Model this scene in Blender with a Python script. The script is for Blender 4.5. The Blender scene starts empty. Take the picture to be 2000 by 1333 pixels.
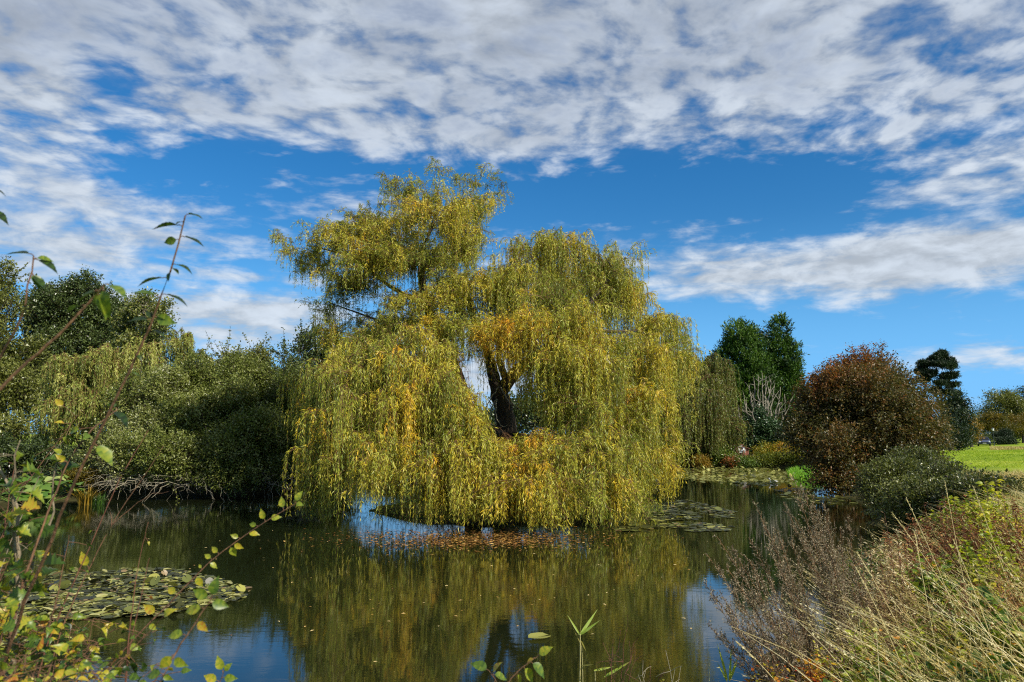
import bpy, math
import numpy as np
from mathutils import Vector

# ------------------------------------------------------------------ camera
S = bpy.context.scene
COL = S.collection
H = 2.0                      # eye height above the water (m)
F = 1444.0                   # focal length in pixels of a 2000 px wide frame
PITCH = math.atan(193.5 / F)
cam = bpy.data.cameras.new('camera')
cam.lens = 26.0; cam.sensor_width = 36.0; cam.clip_start = 0.05; cam.clip_end = 6000
cam.dof.use_dof = True; cam.dof.focus_distance = 14.0; cam.dof.aperture_fstop = 6.5
co = bpy.data.objects.new('camera', cam); COL.objects.link(co)
co.location = (0, 0, H); co.rotation_euler = (math.pi / 2 + PITCH, 0, 0)
S.camera = co

# ------------------------------------------------------------------ exposure, world, sun
S.view_settings.view_transform = 'Standard'; S.view_settings.look = 'None'
S.view_settings.exposure = 0.50; S.view_settings.gamma = 1.0
S.view_settings.use_curve_mapping = False
S.cycles.max_bounces = 7; S.cycles.diffuse_bounces = 3; S.cycles.glossy_bounces = 3
S.cycles.transmission_bounces = 3; S.cycles.transparent_max_bounces = 4
S.cycles.use_denoising = False
S.cycles.filter_width = 1.15

SUN_EL = math.radians(37); SUN_AZ = math.radians(128)      # azimuth measured from the view direction, clockwise
sun = bpy.data.lights.new('sun', 'SUN'); sun.energy = 5.0; sun.angle = math.radians(0.55)
sun.color = (1.0, 0.93, 0.82)
so = bpy.data.objects.new('sun', sun); COL.objects.link(so)
sv = Vector((math.sin(SUN_AZ) * math.cos(SUN_EL), math.cos(SUN_AZ) * math.cos(SUN_EL), math.sin(SUN_EL)))
so.rotation_euler = sv.to_track_quat('Z', 'Y').to_euler()

def ray(px, py):
    x = (px - 1000.0) / F; u = (666.5 - py) / F
    c, s = math.cos(PITCH), math.sin(PITCH)
    return np.array([x, c - u * s, s + u * c])
def pix(px, py, d):
    """the point at distance d (metres along +Y) seen at a picture position of the 2000 px frame"""
    r = ray(px, py); return np.array([0, 0, H]) + r * (d / r[1])
def on_water(px, py):
    r = ray(px, py); return np.array([0, 0, H]) - r * (H / r[2])

class NT:
    def __init__(s, tree): s.t = tree; s.n = tree.nodes; s.l = tree.links
    def node(s, kind, **kw):
        n = s.n.new(kind)
        for k, v in kw.items(): setattr(n, k, v)
        return n
    def put(s, sock, v):
        if hasattr(v, 'is_output'): s.l.new(v, sock)
        elif v is not None: sock.default_value = v
    def m(s, op, a, b=None, c=None, clamp=False):
        n = s.node('ShaderNodeMath', operation=op, use_clamp=clamp)
        for i, v in enumerate((a, b, c)):
            if v is not None: s.put(n.inputs[i], v)
        return n.outputs[0]
    def v(s, op, a, b=None, c=None):
        n = s.node('ShaderNodeVectorMath', operation=op)
        for i, v in enumerate((a, b, c)):
            if v is not None: s.put(n.inputs[i], v)
        return n.outputs['Value'] if op in ('DOT_PRODUCT', 'LENGTH') else n.outputs[0]
    def mix(s, f, a, b, blend='MIX'):
        n = s.node('ShaderNodeMix', data_type='RGBA', blend_type=blend)
        s.put(n.inputs[0], f); s.put(n.inputs[6], a); s.put(n.inputs[7], b)
        return n.outputs[2]
    def noise(s, vec, scale, detail=4, rough=.5, dist=0, lac=2.0):
        n = s.node('ShaderNodeTexNoise')
        if vec is not None: s.put(n.inputs['Vector'], vec)
        n.inputs['Scale'].default_value = scale; n.inputs['Detail'].default_value = detail
        n.inputs['Roughness'].default_value = rough; n.inputs['Distortion'].default_value = dist
        n.inputs['Lacunarity'].default_value = lac
        return n.outputs['Fac']
    def ramp(s, f, stops, interp='LINEAR'):
        n = s.node('ShaderNodeValToRGB'); n.color_ramp.interpolation = interp
        e = n.color_ramp.elements
        while len(e) < len(stops): e.new(0.5)
        for q, (p, c) in zip(e, stops):
            q.position = p; q.color = (*c, 1) if len(c) == 3 else c
        s.put(n.inputs[0], f); return n.outputs[0]
    def maprange(s, v, a, b, c=0.0, d=1.0, smooth=True):
        n = s.node('ShaderNodeMapRange'); n.interpolation_type = 'SMOOTHSTEP' if smooth else 'LINEAR'
        s.put(n.inputs[0], v)
        for i, q in enumerate((a, b, c, d)): n.inputs[i + 1].default_value = q
        return n.outputs[0]

def build_world():
    w = bpy.data.worlds.new('World'); S.world = w; w.use_nodes = True
    t = NT(w.node_tree); t.n.clear()
    out = t.node('ShaderNodeOutputWorld'); bg = t.node('ShaderNodeBackground')
    bg.inputs['Strength'].default_value = 0.082
    t.l.new(bg.outputs[0], out.inputs[0])
    sky = t.node('ShaderNodeTexSky', sky_type='NISHITA')
    sky.sun_disc = False; sky.sun_elevation = SUN_EL; sky.sun_rotation = SUN_AZ
    sky.air_density = 1.0; sky.dust_density = 0.25; sky.ozone_density = 2.2; sky.altitude = 60
    tc = t.node('ShaderNodeTexCoord'); d = tc.outputs['Generated']
    sep = t.node('ShaderNodeSeparateXYZ'); t.put(sep.inputs[0], d)
    x, y, z = sep.outputs
    az = t.m('ARCTAN2', x, y); el = t.m('ARCSINE', z)
    cae = t.node('ShaderNodeCombineXYZ'); t.put(cae.inputs[0], az); t.put(cae.inputs[1], el)
    ae = cae.outputs[0]
    # cloud layer coordinates: where the view ray meets a flat layer overhead
    zz = t.m('MAXIMUM', t.m('ADD', z, 0.07), 0.03)
    cp = t.node('ShaderNodeCombineXYZ')
    t.put(cp.inputs[0], t.m('DIVIDE', x, zz)); t.put(cp.inputs[1], t.m('DIVIDE', y, zz)); cp.inputs[2].default_value = 3.7
    P = cp.outputs[0]
    warp = t.node('ShaderNodeTexNoise'); t.put(warp.inputs['Vector'], P); warp.inputs['Scale'].default_value = 1.3
    warp.inputs['Detail'].default_value = 3
    wv = t.v('MULTIPLY_ADD', t.v('SUBTRACT', warp.outputs['Color'], (.5, .5, .5)), (.30, .30, .2), P)
    big = t.noise(wv, 2.6, 3, .5)
    puff = t.noise(wv, 9.0, 6, .52)
    fine = t.noise(wv, 24.0, 4, .6)
    streak = t.noise(t.v('MULTIPLY', ae, (3.0, 22.0, 1.0)), 2.2, 6, .62, 1.2)
    lowpuff = t.noise(t.v('MULTIPLY', ae, (1.0, 2.3, 1.0)), 17, 7, .56, .3)
    grey0 = t.maprange(t.noise(wv, 1.9, 4, .5), .35, .62)
    # coverage, laid out over azimuth / elevation
    cov = t.maprange(el, .325, .46, 0.0, .66)
    blobs = [  # px, py, sigma px x, y, amount
        (-40, 300, 210, 120, .50), (150, 370, 90, 40, .22), (350, 265, 120, 40, .18),
        (260, 340, 60, 30, -.25), (470, 330, 110, 60, -.42), (560, 345, 50, 14, .30), (720, 300, 150, 40, .25),
        (1250, 360, 300, 42, -.40), (1000, 275, 260, 30, .22), (1900, 320, 150, 62, .62), (1640, 290, 150, 26, .22), (1480, 290, 150, 22, .2), (1500, 400, 230, 34, -.3),
        (1700, 220, 120, 26, -.08), (1640, 250, 60, 12, -.20), (1900, 250, 60, 14, -.3), (1420, 200, 80, 14, -.16),
        (640, 150, 60, 20, -.20), (130, 100, 60, 22, -.25), (210, 210, 55, 50, -.28), (410, 155, 60, 25, -.24), (230, 130, 40, 40, -.16),
        (1650, 520, 340, 52, .66), (1400, 540, 90, 26, .20), (1720, 490, 60, 50, .20), (1900, 500, 160, 60, .30),
        (1380, 430, 150, 24, .30), (1100, 480, 100, 30, .22), (1600, 455, 220, 26, -.18), (1500, 380, 120, 40, -.2),
        (480, 640, 210, 42, .62), (300, 590, 120, 20, .30), (560, 600, 90, 20, .26), (480, 540, 110, 8, .36),
        (200, 500, 50, 12, .35), (330, 470, 70, 14, .3), (40, 480, 80, 30, .36), (60, 530, 60, 14, .3),
        (1980, 690, 110, 22, .42), (700, 470, 60, 30, .25), (960, 730, 90, 60, .72), (1040, 350, 60, 16, .38),
        (700, 420, 90, 22, .3), (1130, 600, 160, 36, -.2),
        (1880, 620, 500, 26, -.35), (400, 430, 180, 60, .20), (1800, 428, 190, 18, -.40), (1300, 600, 200, 14, -.2), (1250, 330, 120, 20, .12), (1420, 470, 120, 30, .12), (1000, 60, 260, 90, .12)]
    acc = cov
    for (px, py, sx, sy, a) in blobs:
        r = ray(px, py); r /= np.linalg.norm(r)
        a0, e0 = math.atan2(r[0], r[1]), math.asin(r[2])
        k = F * 1.06
        q = t.v('MULTIPLY_ADD', ae, (k / (sx * 1.5), k / (sy * 1.5), 0), (-a0 * k / (sx * 1.5), -e0 * k / (sy * 1.5), 0))
        g = t.m('POWER', 2.71828, t.m('MULTIPLY', t.v('DOT_PRODUCT', q, q), -1.0))
        acc = t.m('MULTIPLY_ADD', g, a, acc)
    tex = t.m('ADD', t.m('MULTIPLY', t.m('SUBTRACT', puff, .5), 1.9), t.m('MULTIPLY', t.m('SUBTRACT', big, .5), 1.0))
    tex = t.m('ADD', tex, t.m('MULTIPLY', t.m('SUBTRACT', fine, .5), .4))
    low = t.maprange(el, .36, .22, 0, 1)
    tex = t.m('ADD', t.m('MULTIPLY', tex, t.m('SUBTRACT', 1.0, t.m('MULTIPLY', low, .8))),
              t.m('MULTIPLY', t.m('ADD', t.m('MULTIPLY', t.m('SUBTRACT', streak, .5), .8), t.m('MULTIPLY', t.m('SUBTRACT', lowpuff, .5), 1.7)), low))
    dens = t.m('ADD', t.m('SUBTRACT', acc, .26), tex)
    cover = t.maprange(dens, -.24, .56)
    veil = t.m('MULTIPLY', t.maprange(el, .36, .50), t.m('MULTIPLY', t.m('MULTIPLY_ADD', grey0, .5, .25), t.maprange(t.m('ADD', puff, fine), .75, 1.2, .25, 1.15)))
    cover = t.m('MAXIMUM', cover, veil)
    thick = t.maprange(dens, .25, .95)
    grey = t.maprange(t.noise(wv, 3.4, 5, .55), .32, .62)
    shade = t.m('MULTIPLY', t.maprange(el, .26, .5, .12, 1.0), t.m('MULTIPLY_ADD', grey, .75, .25))
    lightc = t.mix(t.m('MULTIPLY', shade, t.m('MULTIPLY_ADD', thick, .7, .3)), (6.2, 6.8, 7.5, 1), (2.35, 2.9, 4.0, 1))
    soft = t.m('MULTIPLY_ADD', t.maprange(t.m('ADD', t.m('MULTIPLY', puff, t.m('SUBTRACT', 1.0, low)), t.m('MULTIPLY', lowpuff, low)), .35, .68), .38, .66)
    lightc = t.mix(1.0, lightc, t.node('ShaderNodeCombineColor').outputs[0], 'MULTIPLY') if False else lightc
    hs0 = t.node('ShaderNodeHueSaturation'); t.put(hs0.inputs['Value'], soft); t.put(hs0.inputs['Color'], lightc)
    # deep saturated blue
    hs = t.node('ShaderNodeHueSaturation'); hs.inputs['Saturation'].default_value = 1.38
    hs.inputs['Hue'].default_value = .492
    hs.inputs['Value'].default_value = 1.0; t.put(hs.inputs['Color'], sky.outputs[0])
    base = t.mix(t.maprange(el, .30, .0, 0, .85), hs.outputs[0], (2.3, 5.3, 8.6, 1))
    base = t.mix(1.0, base, (.66, .90, 1.10, 1), 'MULTIPLY')
    col = t.mix(t.m('MULTIPLY', cover, .93), base, hs0.outputs[0])
    t.put(bg.inputs['Color'], col)
build_world()

# ------------------------------------------------------------------ helpers
def nrm(a): return a / np.maximum(np.linalg.norm(a, axis=-1, keepdims=True), 1e-9)
def sn(P, s, seed=0):
    """cheap smooth 3-D noise, about -1..1, feature size about 1/s"""
    r = np.random.default_rng(seed); out = 0
    for o in range(9):
        k = nrm(r.normal(size=3)) * s * 6.283 * r.uniform(.35, 1.5); out = out + np.sin(P @ k + r.uniform(0, 6.28))
    return out / 3.0

def tag(o, label=None, cat=None, group=None, kind=None):
    if label: o['label'] = label
    if cat: o['category'] = cat
    if group: o['group'] = group
    if kind: o['kind'] = kind
    return o
def empty(name, loc, label=None, cat=None, group=None):
    o = bpy.data.objects.new(name, None); COL.objects.link(o); o.location = [float(v) for v in loc]
    o.empty_display_size = .2
    return tag(o, label, cat, group)

class MB:
    """collects quads / polygons and links them as ONE mesh object"""
    def __init__(s): s.V = []; s.Q = []; s.T = []; s.M = []; s.n = 0; s.smooth = []
    def quads(s, V, Q, tint=0.5, mat=0, smooth=False):
        V = np.asarray(V, float).reshape(-1, 3); Q = np.asarray(Q, int).reshape(-1, 4)
        s.V.append(V); s.Q.append(Q + s.n); s.n += len(V)
        s.T.append(np.broadcast_to(np.asarray(tint, float), (len(Q),)).copy() if np.ndim(tint) < 1 or len(tint) == len(Q) else np.repeat(tint, len(Q) // len(tint)))
        s.M.append(np.full(len(Q), mat)); s.smooth.append(np.full(len(Q), smooth))
    def box(s, c, sz, mat=0, tint=.5, rz=0, taper=1.0):
        x, y, z = [v / 2 for v in sz]
        P = np.array([[-x, -y, -z], [x, -y, -z], [x, y, -z], [-x, y, -z], [-x * taper, -y * taper, z], [x * taper, -y * taper, z], [x * taper, y * taper, z], [-x * taper, y * taper, z]])
        cs, sn_ = math.cos(rz), math.sin(rz)
        P = P @ np.array([[cs, sn_, 0], [-sn_, cs, 0], [0, 0, 1]]) + np.asarray(c)
        s.quads(P, [[0, 3, 2, 1], [4, 5, 6, 7], [0, 1, 5, 4], [1, 2, 6, 5], [2, 3, 7, 6], [3, 0, 4, 7]], tint, mat)
    def tubes(s, P, R, sides=3, tint=.5, mat=0):
        """P (n,k,3) centre lines, R (n,k) radii"""
        P = np.asarray(P, float); R = np.asarray(R, float)
        if P.ndim == 2: P = P[None]; R = np.broadcast_to(R, (1, P.shape[1]))
        n, k, _ = P.shape; R = np.broadcast_to(R, (n, k))
        T = nrm(np.gradient(P, axis=1))
        ref = np.where(np.abs(T[..., 2:3]) > .9, np.array([1., 0, 0]), np.array([0, 0, 1.]))
        A = nrm(np.cross(T, ref)); B = np.cross(T, A)
        th = np.arange(sides) / sides * 2 * math.pi
        V = P[:, :, None] + R[:, :, None, None] * (A[:, :, None] * np.cos(th)[:, None] + B[:, :, None] * np.sin(th)[:, None])
        i = np.arange(n)[:, None, None] * k * sides; j = np.arange(k - 1)[None, :, None] * sides; a = np.arange(sides)[None, None]
        b = (a + 1) % sides
        Q = np.stack([i + j + a, i + j + b, i + j + sides + b, i + j + sides + a], -1).reshape(-1, 4)
        s.quads(V, Q, tint, mat, True)
    def leaves(s, P, D, N, L, W, tint, fold=.15, mat=0):
        """one rhombic folded leaf per row"""
        D = nrm(D); Sd = nrm(np.cross(D, N)); U = np.cross(Sd, D)
        L = np.broadcast_to(L, (len(P),))[:, None]; W = np.broadcast_to(W, (len(P),))[:, None]
        V = np.stack([P, P + D * L * .45 + Sd * W * .5 + U * W * fold, P + D * L, P + D * L * .45 - Sd * W * .5 + U * W * fold], 1)
        s.quads(V, np.arange(len(P) * 4).reshape(-1, 4), tint, mat)
    def build(s, name, mats, parent=None, origin=None, smooth=None):
        V = np.concatenate(s.V); Q = np.concatenate(s.Q); T = np.concatenate(s.T); M = np.concatenate(s.M); SM = np.concatenate(s.smooth)
        if origin is not None: V = V - np.asarray(origin, float)
        me = bpy.data.meshes.new(name); me.vertices.add(len(V)); me.vertices.foreach_set('co', V.ravel().astype('f'))
        me.loops.add(len(Q) * 4); me.loops.foreach_set('vertex_index', Q.ravel().astype('i'))
        me.polygons.add(len(Q)); me.polygons.foreach_set('loop_start', np.arange(0, len(Q) * 4, 4, dtype='i'))
        me.polygons.foreach_set('loop_total', np.full(len(Q), 4, 'i'))
        me.update(calc_edges=True)
        at = me.attributes.new('tint', 'FLOAT', 'FACE'); at.data.foreach_set('value', np.clip(T, 0, 1).astype('f'))
        if not isinstance(mats, (list, tuple)): mats = [mats]
        for m_ in mats: me.materials.append(m_)
        if len(mats) > 1: me.polygons.foreach_set('material_index', M.astype('i'))
        me.polygons.foreach_set('use_smooth', (SM if smooth is None else np.full(len(Q), smooth)))
        o = bpy.data.objects.new(name, me); COL.objects.link(o)
        if parent is not None: o.parent = parent
        elif origin is not None: o.location = [float(v) for v in origin]
        return o

# ------------------------------------------------------------------ materials
def lin(r, g, b):
    f = lambda c: ((c / 255) / 12.92) if c / 255 <= .04045 else (((c / 255) + .055) / 1.055) ** 2.4
    return (f(r), f(g), f(b))
def new_mat(name):
    m = bpy.data.materials.new(name); m.use_nodes = True; t = NT(m.node_tree); t.n.clear()
    out = t.node('ShaderNodeOutputMaterial'); return m, t, out
def leaf_mat(name, stops, rough=.5, trans=.35, spec=.35, tboost=1.25, spots=False):
    """stops: list of linear colours along the leaf tint"""
    m, t, out = new_mat(name)
    at = t.node('ShaderNodeAttribute', attribute_name='tint')
    k = len(stops)
    c = t.ramp(at.outputs['Fac'], [(i / (k - 1), q) for i, q in enumerate(stops)])
    if spots:   # blemishes and paler veining on leaves seen close up
        g = t.node('ShaderNodeNewGeometry').outputs['Position']; n1 = t.noise(g, 90, 5, .7); n2 = t.noise(g, 320, 3, .6)
        c = t.mix(t.maprange(n1, .56, .70, 0, .75), c, (.07, .035, .015, 1)); c = t.mix(t.maprange(n2, .35, .65, 0, .35), c, t.mix(1.0, c, (.55, .6, .5, 1), 'MULTIPLY'))
    p = t.node('ShaderNodeBsdfPrincipled'); t.put(p.inputs['Base Color'], c)
    p.inputs['Roughness'].default_value = rough; p.inputs['Specular IOR Level'].default_value = spec
    tr = t.node('ShaderNodeBsdfTranslucent')
    t.put(tr.inputs[0], t.mix(1.0, c, (tboost, tboost, tboost * .6, 1), 'MULTIPLY'))
    mx = t.node('ShaderNodeMixShader'); mx.inputs[0].default_value = trans
    t.l.new(p.outputs[0], mx.inputs[1]); t.l.new(tr.outputs[0], mx.inputs[2]); t.l.new(mx.outputs[0], out.inputs[0])
    return m
def bark_mat(name, a, b, scale=14, rough=.85, bump=.6):
    m, t, out = new_mat(name)
    tc = t.node('ShaderNodeTexCoord'); v = t.v('MULTIPLY', tc.outputs['Object'], (1, 1, .25))
    n = t.noise(v, scale, 6, .6, .8)
    p = t.node('ShaderNodeBsdfPrincipled'); t.put(p.inputs['Base Color'], t.ramp(n, [(.3, a), (.7, b)]))
    p.inputs['Roughness'].default_value = rough
    bp = t.node('ShaderNodeBump'); bp.inputs['Strength'].default_value = bump; bp.inputs['Distance'].default_value = .02
    t.put(bp.inputs['Height'], n); t.l.new(bp.outputs[0], p.inputs['Normal']); t.l.new(p.outputs[0], out.inputs[0])
    return m
def plain_mat(name, c, rough=.5, metal=0, var=.15, scale=6, coat=0):
    m, t, out = new_mat(name)
    tc = t.node('ShaderNodeTexCoord'); n = t.noise(tc.outputs['Object'], scale, 5, .6)
    p = t.node('ShaderNodeBsdfPrincipled')
    t.put(p.inputs['Base Color'], t.ramp(n, [(.3, tuple(q * (1 - var) for q in c)), (.7, tuple(min(1, q * (1 + var)) for q in c))]))
    p.inputs['Roughness'].default_value = rough; p.inputs['Metallic'].default_value = metal
    p.inputs['Coat Weight'].default_value = coat
    t.l.new(p.outputs[0], out.inputs[0]); return m

# ------------------------------------------------------------------ pond outline and ground height
SHORE = np.array([(-60, 2.4), (-30, 2.6), (-5, 3.0), (-2, 3.6), (0, 4.3), (1.3, 5.0), (2.0, 6.0), (3.0, 7.5), (5.0, 10.2), (7.5, 14.5), (9.4, 19), (11.3, 24),
                  (13.0, 30), (15.4, 35), (17.5, 39), (20, 44), (21.5, 50), (20, 54.5), (14, 56), (4, 57.5), (-2, 56), (-5.5, 50), (-6, 40), (-7, 33),
                  (-8.4, 29), (-10.4, 27.4), (-12.8, 26.4), (-15, 24.6), (-22, 23.5), (-34, 20.5), (-60, 20)], float)
def sdist(x, y):
    """signed distance to the pond edge, positive on land"""
    x = np.asarray(x, float); y = np.asarray(y, float); best = np.full(x.shape, 1e9); inside = np.zeros(x.shape, bool)
    n = len(SHORE)
    for i in range(n):
        a, b = SHORE[i], SHORE[(i + 1) % n]; ab = b - a
        tt = np.clip(((x - a[0]) * ab[0] + (y - a[1]) * ab[1]) / (ab @ ab), 0, 1)
        best = np.minimum(best, np.hypot(x - a[0] - tt * ab[0], y - a[1] - tt * ab[1]))
        c = ((a[1] > y) != (b[1] > y)) & (x < (b[0] - a[0]) * (y - a[1]) / (b[1] - a[1] + 1e-12) + a[0]); inside ^= c
    return np.where(inside, -best, best)
def sstep(a, b, v): q = np.clip((v - a) / (b - a), 0, 1); return q * q * (3 - 2 * q)
ISLE = (0.1, 21.6)
def ground(x, y):
    x = np.asarray(x, float); y = np.asarray(y, float)
    P = np.stack([x, y, x * 0], -1)
    s = sdist(x, y) + .35 * sn(P, .35, 5)
    base = .5 + .35 * sstep(1.5, 7, x) + .1 * sn(P, .12, 8)
    near = sstep(9, 4, np.hypot(x, y)); base = base * (1 - near) + near * (.42 + .12 * sstep(1, 4, x))
    far = 1.6 * sstep(110, 260, np.hypot(x, y)); base = base + far + 10 * sstep(400, 1600, np.hypot(x, y))
    h = np.where(s > 0, -.02 + (base + .02) * sstep(-.2, 2.2, s), -.9 * sstep(0, 3, -s) - .02)
    r = np.hypot((x - ISLE[0]) / 4.2, (y - ISLE[1]) / 3.4) + .12 * sn(P, .5, 3)
    isl = .32 * sstep(1.0, .45, r) - .9 * sstep(.95, 1.4, r)
    return np.maximum(h, np.where(r < 1.5, isl, -9)) + .03 * sn(P, .8, 9)

def coords(lim, core, fine_n, far_n):
    a = np.linspace(-core, core, fine_n); g = core * (lim / core) ** (np.arange(1, far_n + 1) / far_n)
    return np.concatenate([-g[::-1], a, g])
def build_ground():
    xs = coords(2500, 45, 300, 26); ys = coords(2500, 45, 300, 26) + 28
    X, Y = np.meshgrid(xs, ys, indexing='xy'); Z = ground(X, Y); nx = len(xs); ny = len(ys)
    V = np.stack([X, Y, Z], -1).reshape(-1, 3)
    i = np.arange(ny - 1)[:, None] * nx + np.arange(nx - 1)[None]
    Q = np.stack([i, i + 1, i + 1 + nx, i + nx], -1).reshape(-1, 4)
    m, t, out = new_mat('turf_and_soil')
    geo = t.node('ShaderNodeNewGeometry'); pos = geo.outputs['Position']
    at = t.node('ShaderNodeAttribute', attribute_name='tint')
    n1 = t.noise(pos, .35, 6, .6); n2 = t.noise(pos, 5.0, 6, .65); n3 = t.noise(t.v('MULTIPLY', pos, (.25, 1.2, 1)), .5, 4, .6)
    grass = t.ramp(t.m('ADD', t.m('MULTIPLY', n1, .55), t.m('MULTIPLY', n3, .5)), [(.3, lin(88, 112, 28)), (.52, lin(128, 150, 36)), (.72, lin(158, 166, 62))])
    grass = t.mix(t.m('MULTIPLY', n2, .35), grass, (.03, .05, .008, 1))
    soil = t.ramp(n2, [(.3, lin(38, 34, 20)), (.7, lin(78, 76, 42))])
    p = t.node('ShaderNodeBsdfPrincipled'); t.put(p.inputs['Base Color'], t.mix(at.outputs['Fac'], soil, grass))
    p.inputs['Roughness'].default_value = .9; p.inputs['Specular IOR Level'].default_value = .1
    bp = t.node('ShaderNodeBump'); bp.inputs['Strength'].default_value = .8; bp.inputs['Distance'].default_value = .06
    t.put(bp.inputs['Height'], t.noise(pos, 9, 6, .7)); t.l.new(bp.outputs[0], p.inputs['Normal']); t.l.new(p.outputs[0], out.inputs[0])
    xc = V[Q].mean(1); s = sdist(xc[:, 0], xc[:, 1])
    # turf: the open meadow on the right; bare shaded soil along the bank and under the trees
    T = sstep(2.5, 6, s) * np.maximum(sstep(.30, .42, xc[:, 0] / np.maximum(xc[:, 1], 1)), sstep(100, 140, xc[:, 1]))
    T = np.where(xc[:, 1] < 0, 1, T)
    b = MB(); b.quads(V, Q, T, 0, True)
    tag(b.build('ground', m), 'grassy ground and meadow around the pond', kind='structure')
build_ground()

def build_water():
    m, t, out = new_mat('pond_water_surface')
    geo = t.node('ShaderNodeNewGeometry'); pos = geo.outputs['Position']
    p = t.node('ShaderNodeBsdfPrincipled')
    n0 = t.noise(pos, .25, 3, .5)
    t.put(p.inputs['Base Color'], t.ramp(n0, [(.3, (.006, .009, .003)), (.7, (.012, .015, .005))]))
    p.inputs['Roughness'].default_value = .015; p.inputs['IOR'].default_value = 1.75
    rip = t.noise(t.v('MULTIPLY', pos, (.55, 1.5, 1)), 5.5, 5, .55, .4)
    small = t.noise(t.v('MULTIPLY', pos, (.8, 2.4, 1)), 26, 3, .5)
    calm = t.maprange(t.noise(pos, .16, 3, .5), .38, .62, .35, 1.0)
    hgt = t.m('MULTIPLY', t.m('ADD', rip, t.m('MULTIPLY', small, .12)), calm)
    bp = t.node('ShaderNodeBump'); bp.inputs['Strength'].default_value = 1.0; bp.inputs['Distance'].default_value = .0010
    t.put(bp.inputs['Height'], hgt); t.l.new(bp.outputs[0], p.inputs['Normal']); t.l.new(p.outputs[0], out.inputs[0])
    b = MB(); b.quads([(-62, 1.6, 0), (24, 1.6, 0), (24, 64, 0), (-62, 64, 0)], [[0, 1, 2, 3]])
    tag(b.build('pond_water', m), 'dark green still water of the pond', kind='structure')
build_water()
# ------------------------------------------------------------------ vegetation builders
BARK = bark_mat('dark_bark', lin(30, 24, 16), lin(78, 66, 48))
BARK_PALE = bark_mat('pale_dead_wood', lin(120, 112, 92), lin(176, 168, 142))
TWIG = bark_mat('brown_twig', lin(84, 58, 34), lin(128, 92, 56), 30)
TWIG_RED = bark_mat('red_brown_shoot', lin(78, 44, 32), lin(120, 78, 56), 40)

def lobe(px, py, d, rx, ry, rz=None):
    c = pix(px, py, d); k = d / F
    return [c[0], c[1], c[2], rx * k, (rz if rz else rx * k * .9), ry * k]
def shatter(lobes, rng, k=4, size=.58, jit=.62):
    """break smooth lobes into irregular smaller ones"""
    out = []
    for q in lobes:
        q = list(q); c = np.array(q[:3]); r = np.array(q[3:6])
        for i in range(k):
            dv = nrm(rng.normal(size=3)); out.append([*(c + dv * r * jit * rng.uniform(.5, 1.1)), *(r * size * rng.uniform(.7, 1.2, 3)), *q[6:]])
            if len(q) > 6: out[-1][7] += rng.normal() * .03; out[-1][8] *= rng.uniform(.75, 1.2); out[-1][6] *= rng.uniform(.6, 1.3)
    return out
def in_lobes(P, A):
    m = np.full(len(P), 9.0)
    for a in A: m = np.minimum(m, np.linalg.norm((P - a[:3]) / a[3:6], axis=1))
    return m
def limb(a, b, r0, r1, rng, sag=.12, k=9):
    t = np.linspace(0, 1, k)[:, None]; a = np.asarray(a, float); b = np.asarray(b, float)
    L = np.linalg.norm(b - a)
    P = a * (1 - t) + b * t + np.sin(t * math.pi) * np.array([0, 0, sag * L]) + np.sin(t * math.pi) * rng.normal(size=3) * .05 * L
    P[1:-1] += rng.normal(size=(k - 2, 3)) * .014 * L
    return P, (r0 * (1 - t) + r1 * t)[:, 0]
def trunk_and_limbs(b, base, lobes, r0, rng, fork=.35, sides=8, maxl=99):
    A = np.array(lobes); c = A[:, :3].mean(0); base = np.asarray(base, float)
    top = np.array([c[0] * .8 + base[0] * .2, c[1] * .8 + base[1] * .2, base[2] + (A[:, 2].max() - base[2]) * .72])
    P, R = limb(base - [0, 0, .3], top, r0, r0 * .22, rng, 0, 14); R[0] *= 1.5; b.tubes(P, R, sides)
    order = rng.permutation(len(A))[:maxl]
    for q in order:
        z = A[q, 2] - (A[q, 2] - base[2]) * fork; j = int(np.clip(np.argmin(np.abs(P[:, 2] - z)), 1, len(P) - 2))
        a, r = limb(P[j], A[q, :3] + rng.normal(size=3) * .1, R[j] * .55, R[j] * .12, rng, .08); b.tubes(a, r, 6)
        for _ in range(3):
            k = rng.integers(4, 8); e = A[q, :3] + nrm(rng.normal(size=3) + [0, 0, .4]) * A[q, 3:6] * .85
            a2, r2 = limb(a[k], e, r[k] * .6, R[j] * .05, rng, .05, 6); b.tubes(a2, r2, 4)

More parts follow.
